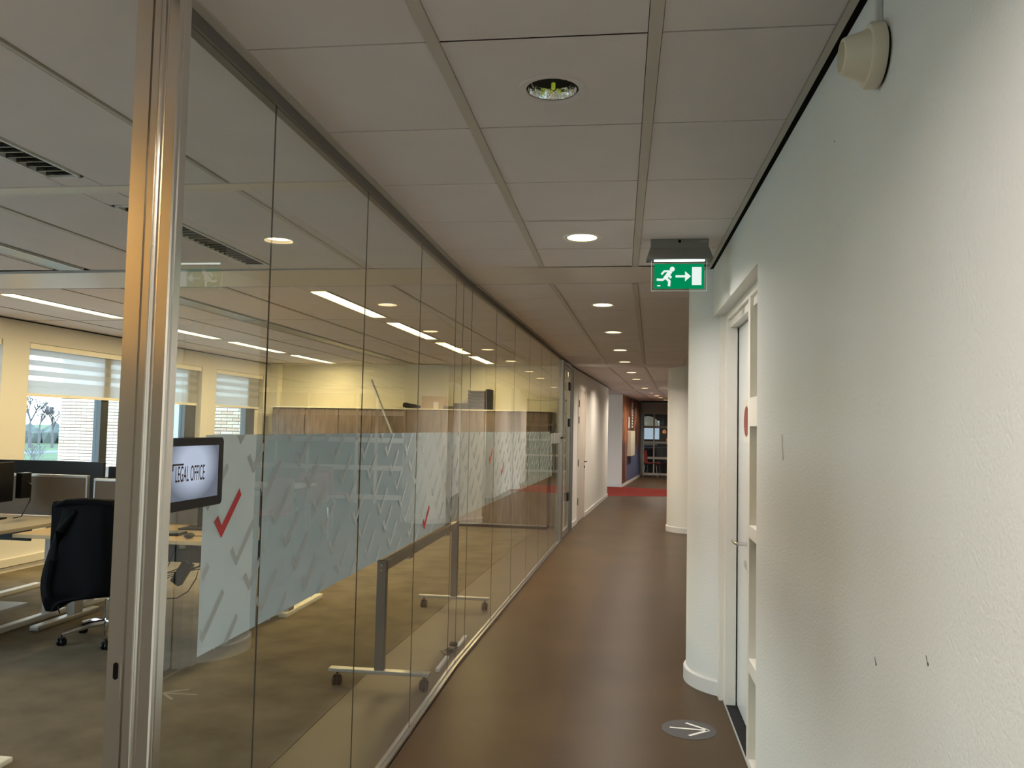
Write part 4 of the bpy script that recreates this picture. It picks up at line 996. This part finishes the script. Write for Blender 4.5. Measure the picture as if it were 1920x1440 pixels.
# jacket: lofted cloth over the backrest; levels from top to hem: z, xl, xr, front, back
lv = [(1.008, -.06, .20, .03), (1.003, -.11, .25, .05), (.985, -.135, .27, .065), (.95, -.14, .28, .075), (.905, -.135, .285, .085), (.84, -.16, .29, .095), (.77, -.18, .295, .10), (.69, -.21, .30, .105), (.60, -.238, .305, .105), (.51, -.262, .305, .105), (.44, -.268, .30, .10), (.40, -.266, .29, .09), (.38, -.262, .22, .08), (.35, -.258, -.04, .06), (.31, -.248, -.10, .045), (.270, -.232, -.165, .02)]
bm = nb(); rings = []; NS = 44; rr = random.Random(2)
for z, xl, xr, dp in lv:
    cx, hw = (xl + xr) / 2, (xr - xl) / 2; ring = []
    for k in range(NS):
        a = 2 * PI * k / NS; fold = 1 + .20 * math.sin(a * 6 + z * 4) * (1.05 - z) + .04 * math.sin(a * 13 + 2 + z * 9)
        ca, sa = math.cos(a), math.sin(a)
        x = cx + hw * math.copysign(abs(ca) ** .75, ca); y = -.215 + dp * math.copysign(abs(sa) ** .8, sa) * fold
        ring.append(bm.verts.new((x, y, z)))
    rings.append(ring)
for i in range(len(rings) - 1):
    for k in range(NS): bm.faces.new((rings[i][k], rings[i][(k + 1) % NS], rings[i + 1][(k + 1) % NS], rings[i + 1][k]))
bm.faces.new(rings[0])
jk = thing('jacket', 'black jacket draped over the back of the office chair', 'jacket', (-3.47, 5.14, 0), 0)
o = obj('body', bm, m_jacket, jk, smooth=True)
md = o.modifiers.new('sub', 'SUBSURF'); md.levels = 1; md.render_levels = 2
bm = nb(); tube(bm, [(-.165, -.29, .955), (-.13, -.295, .965), (-.07, -.285, .985), (.06, -.275, .992), (.24, -.27, .985)], [.003, .016, .022, .024, .02], 8); obj('collar', bm, m_jacket, jk, smooth=True)
bm = nb(); tube(bm, [(.0, -.29, .93), (-.09, -.30, .80), (-.13, -.305, .62), (-.15, -.305, .47), (-.15, -.29, .38)], [.015, .036, .036, .032, .024], 10); obj('sleeve', bm, m_jacket, jk, smooth=True)
bm = nb(); tube(bm, [(-.12, -.25, .345), (-.115, -.26, .30), (-.10, -.26, .265)], .004, 5); obj('zip_pull', bm, m_plblack, jk)

# ------------------------------------------------------------------ BEHIND THE CAMERA
struct('wall_back', box(-9, 9, -9.2, -9, 0, H), m_wallsm, label='wall behind the camera')
t = thing('added_cupboard', 'unseen cupboard added so its orange doors reflect in the metal post', 'cupboard', (-1.9, .28, 0))  # unseen, placed here to put an orange reflection in the metal post
obj('carcass', box(-.75, .62, -.22, .20, 0, H - .01), m_greycab, t)
for x0 in (-.745, -.06):
    obj('upper_door', box(x0, x0 + .67, .20, .218, 1.76, H - .02, bev=.002), m_orange, t, label='orange upper door added to tint the post reflection'); obj('lower_door', box(x0, x0 + .67, .20, .218, .05, 1.75, bev=.002), m_greycab, t)

ZS = .80
# portals at the windows so that daylight finds its way in
for k, wins in ((2, wins2), (1, wins1)):
    for (a, b) in wins:
        l = bpy.data.lights.new('window_portal', 'AREA'); l.shape = 'RECTANGLE'; l.size = ZT - (ZS if k == 2 else .06); l.size_y = b - a
        l.cycles.is_portal = True
        lo = bpy.data.objects.new('window_portal', l); C.objects.link(lo)
        lo.matrix_world = F[k] @ Matrix.Translation((LF - .36, (a + b) / 2, ((ZS if k == 2 else .06) + ZT) / 2)) @ Matrix.Rotation(math.radians(-90), 4, 'Y')
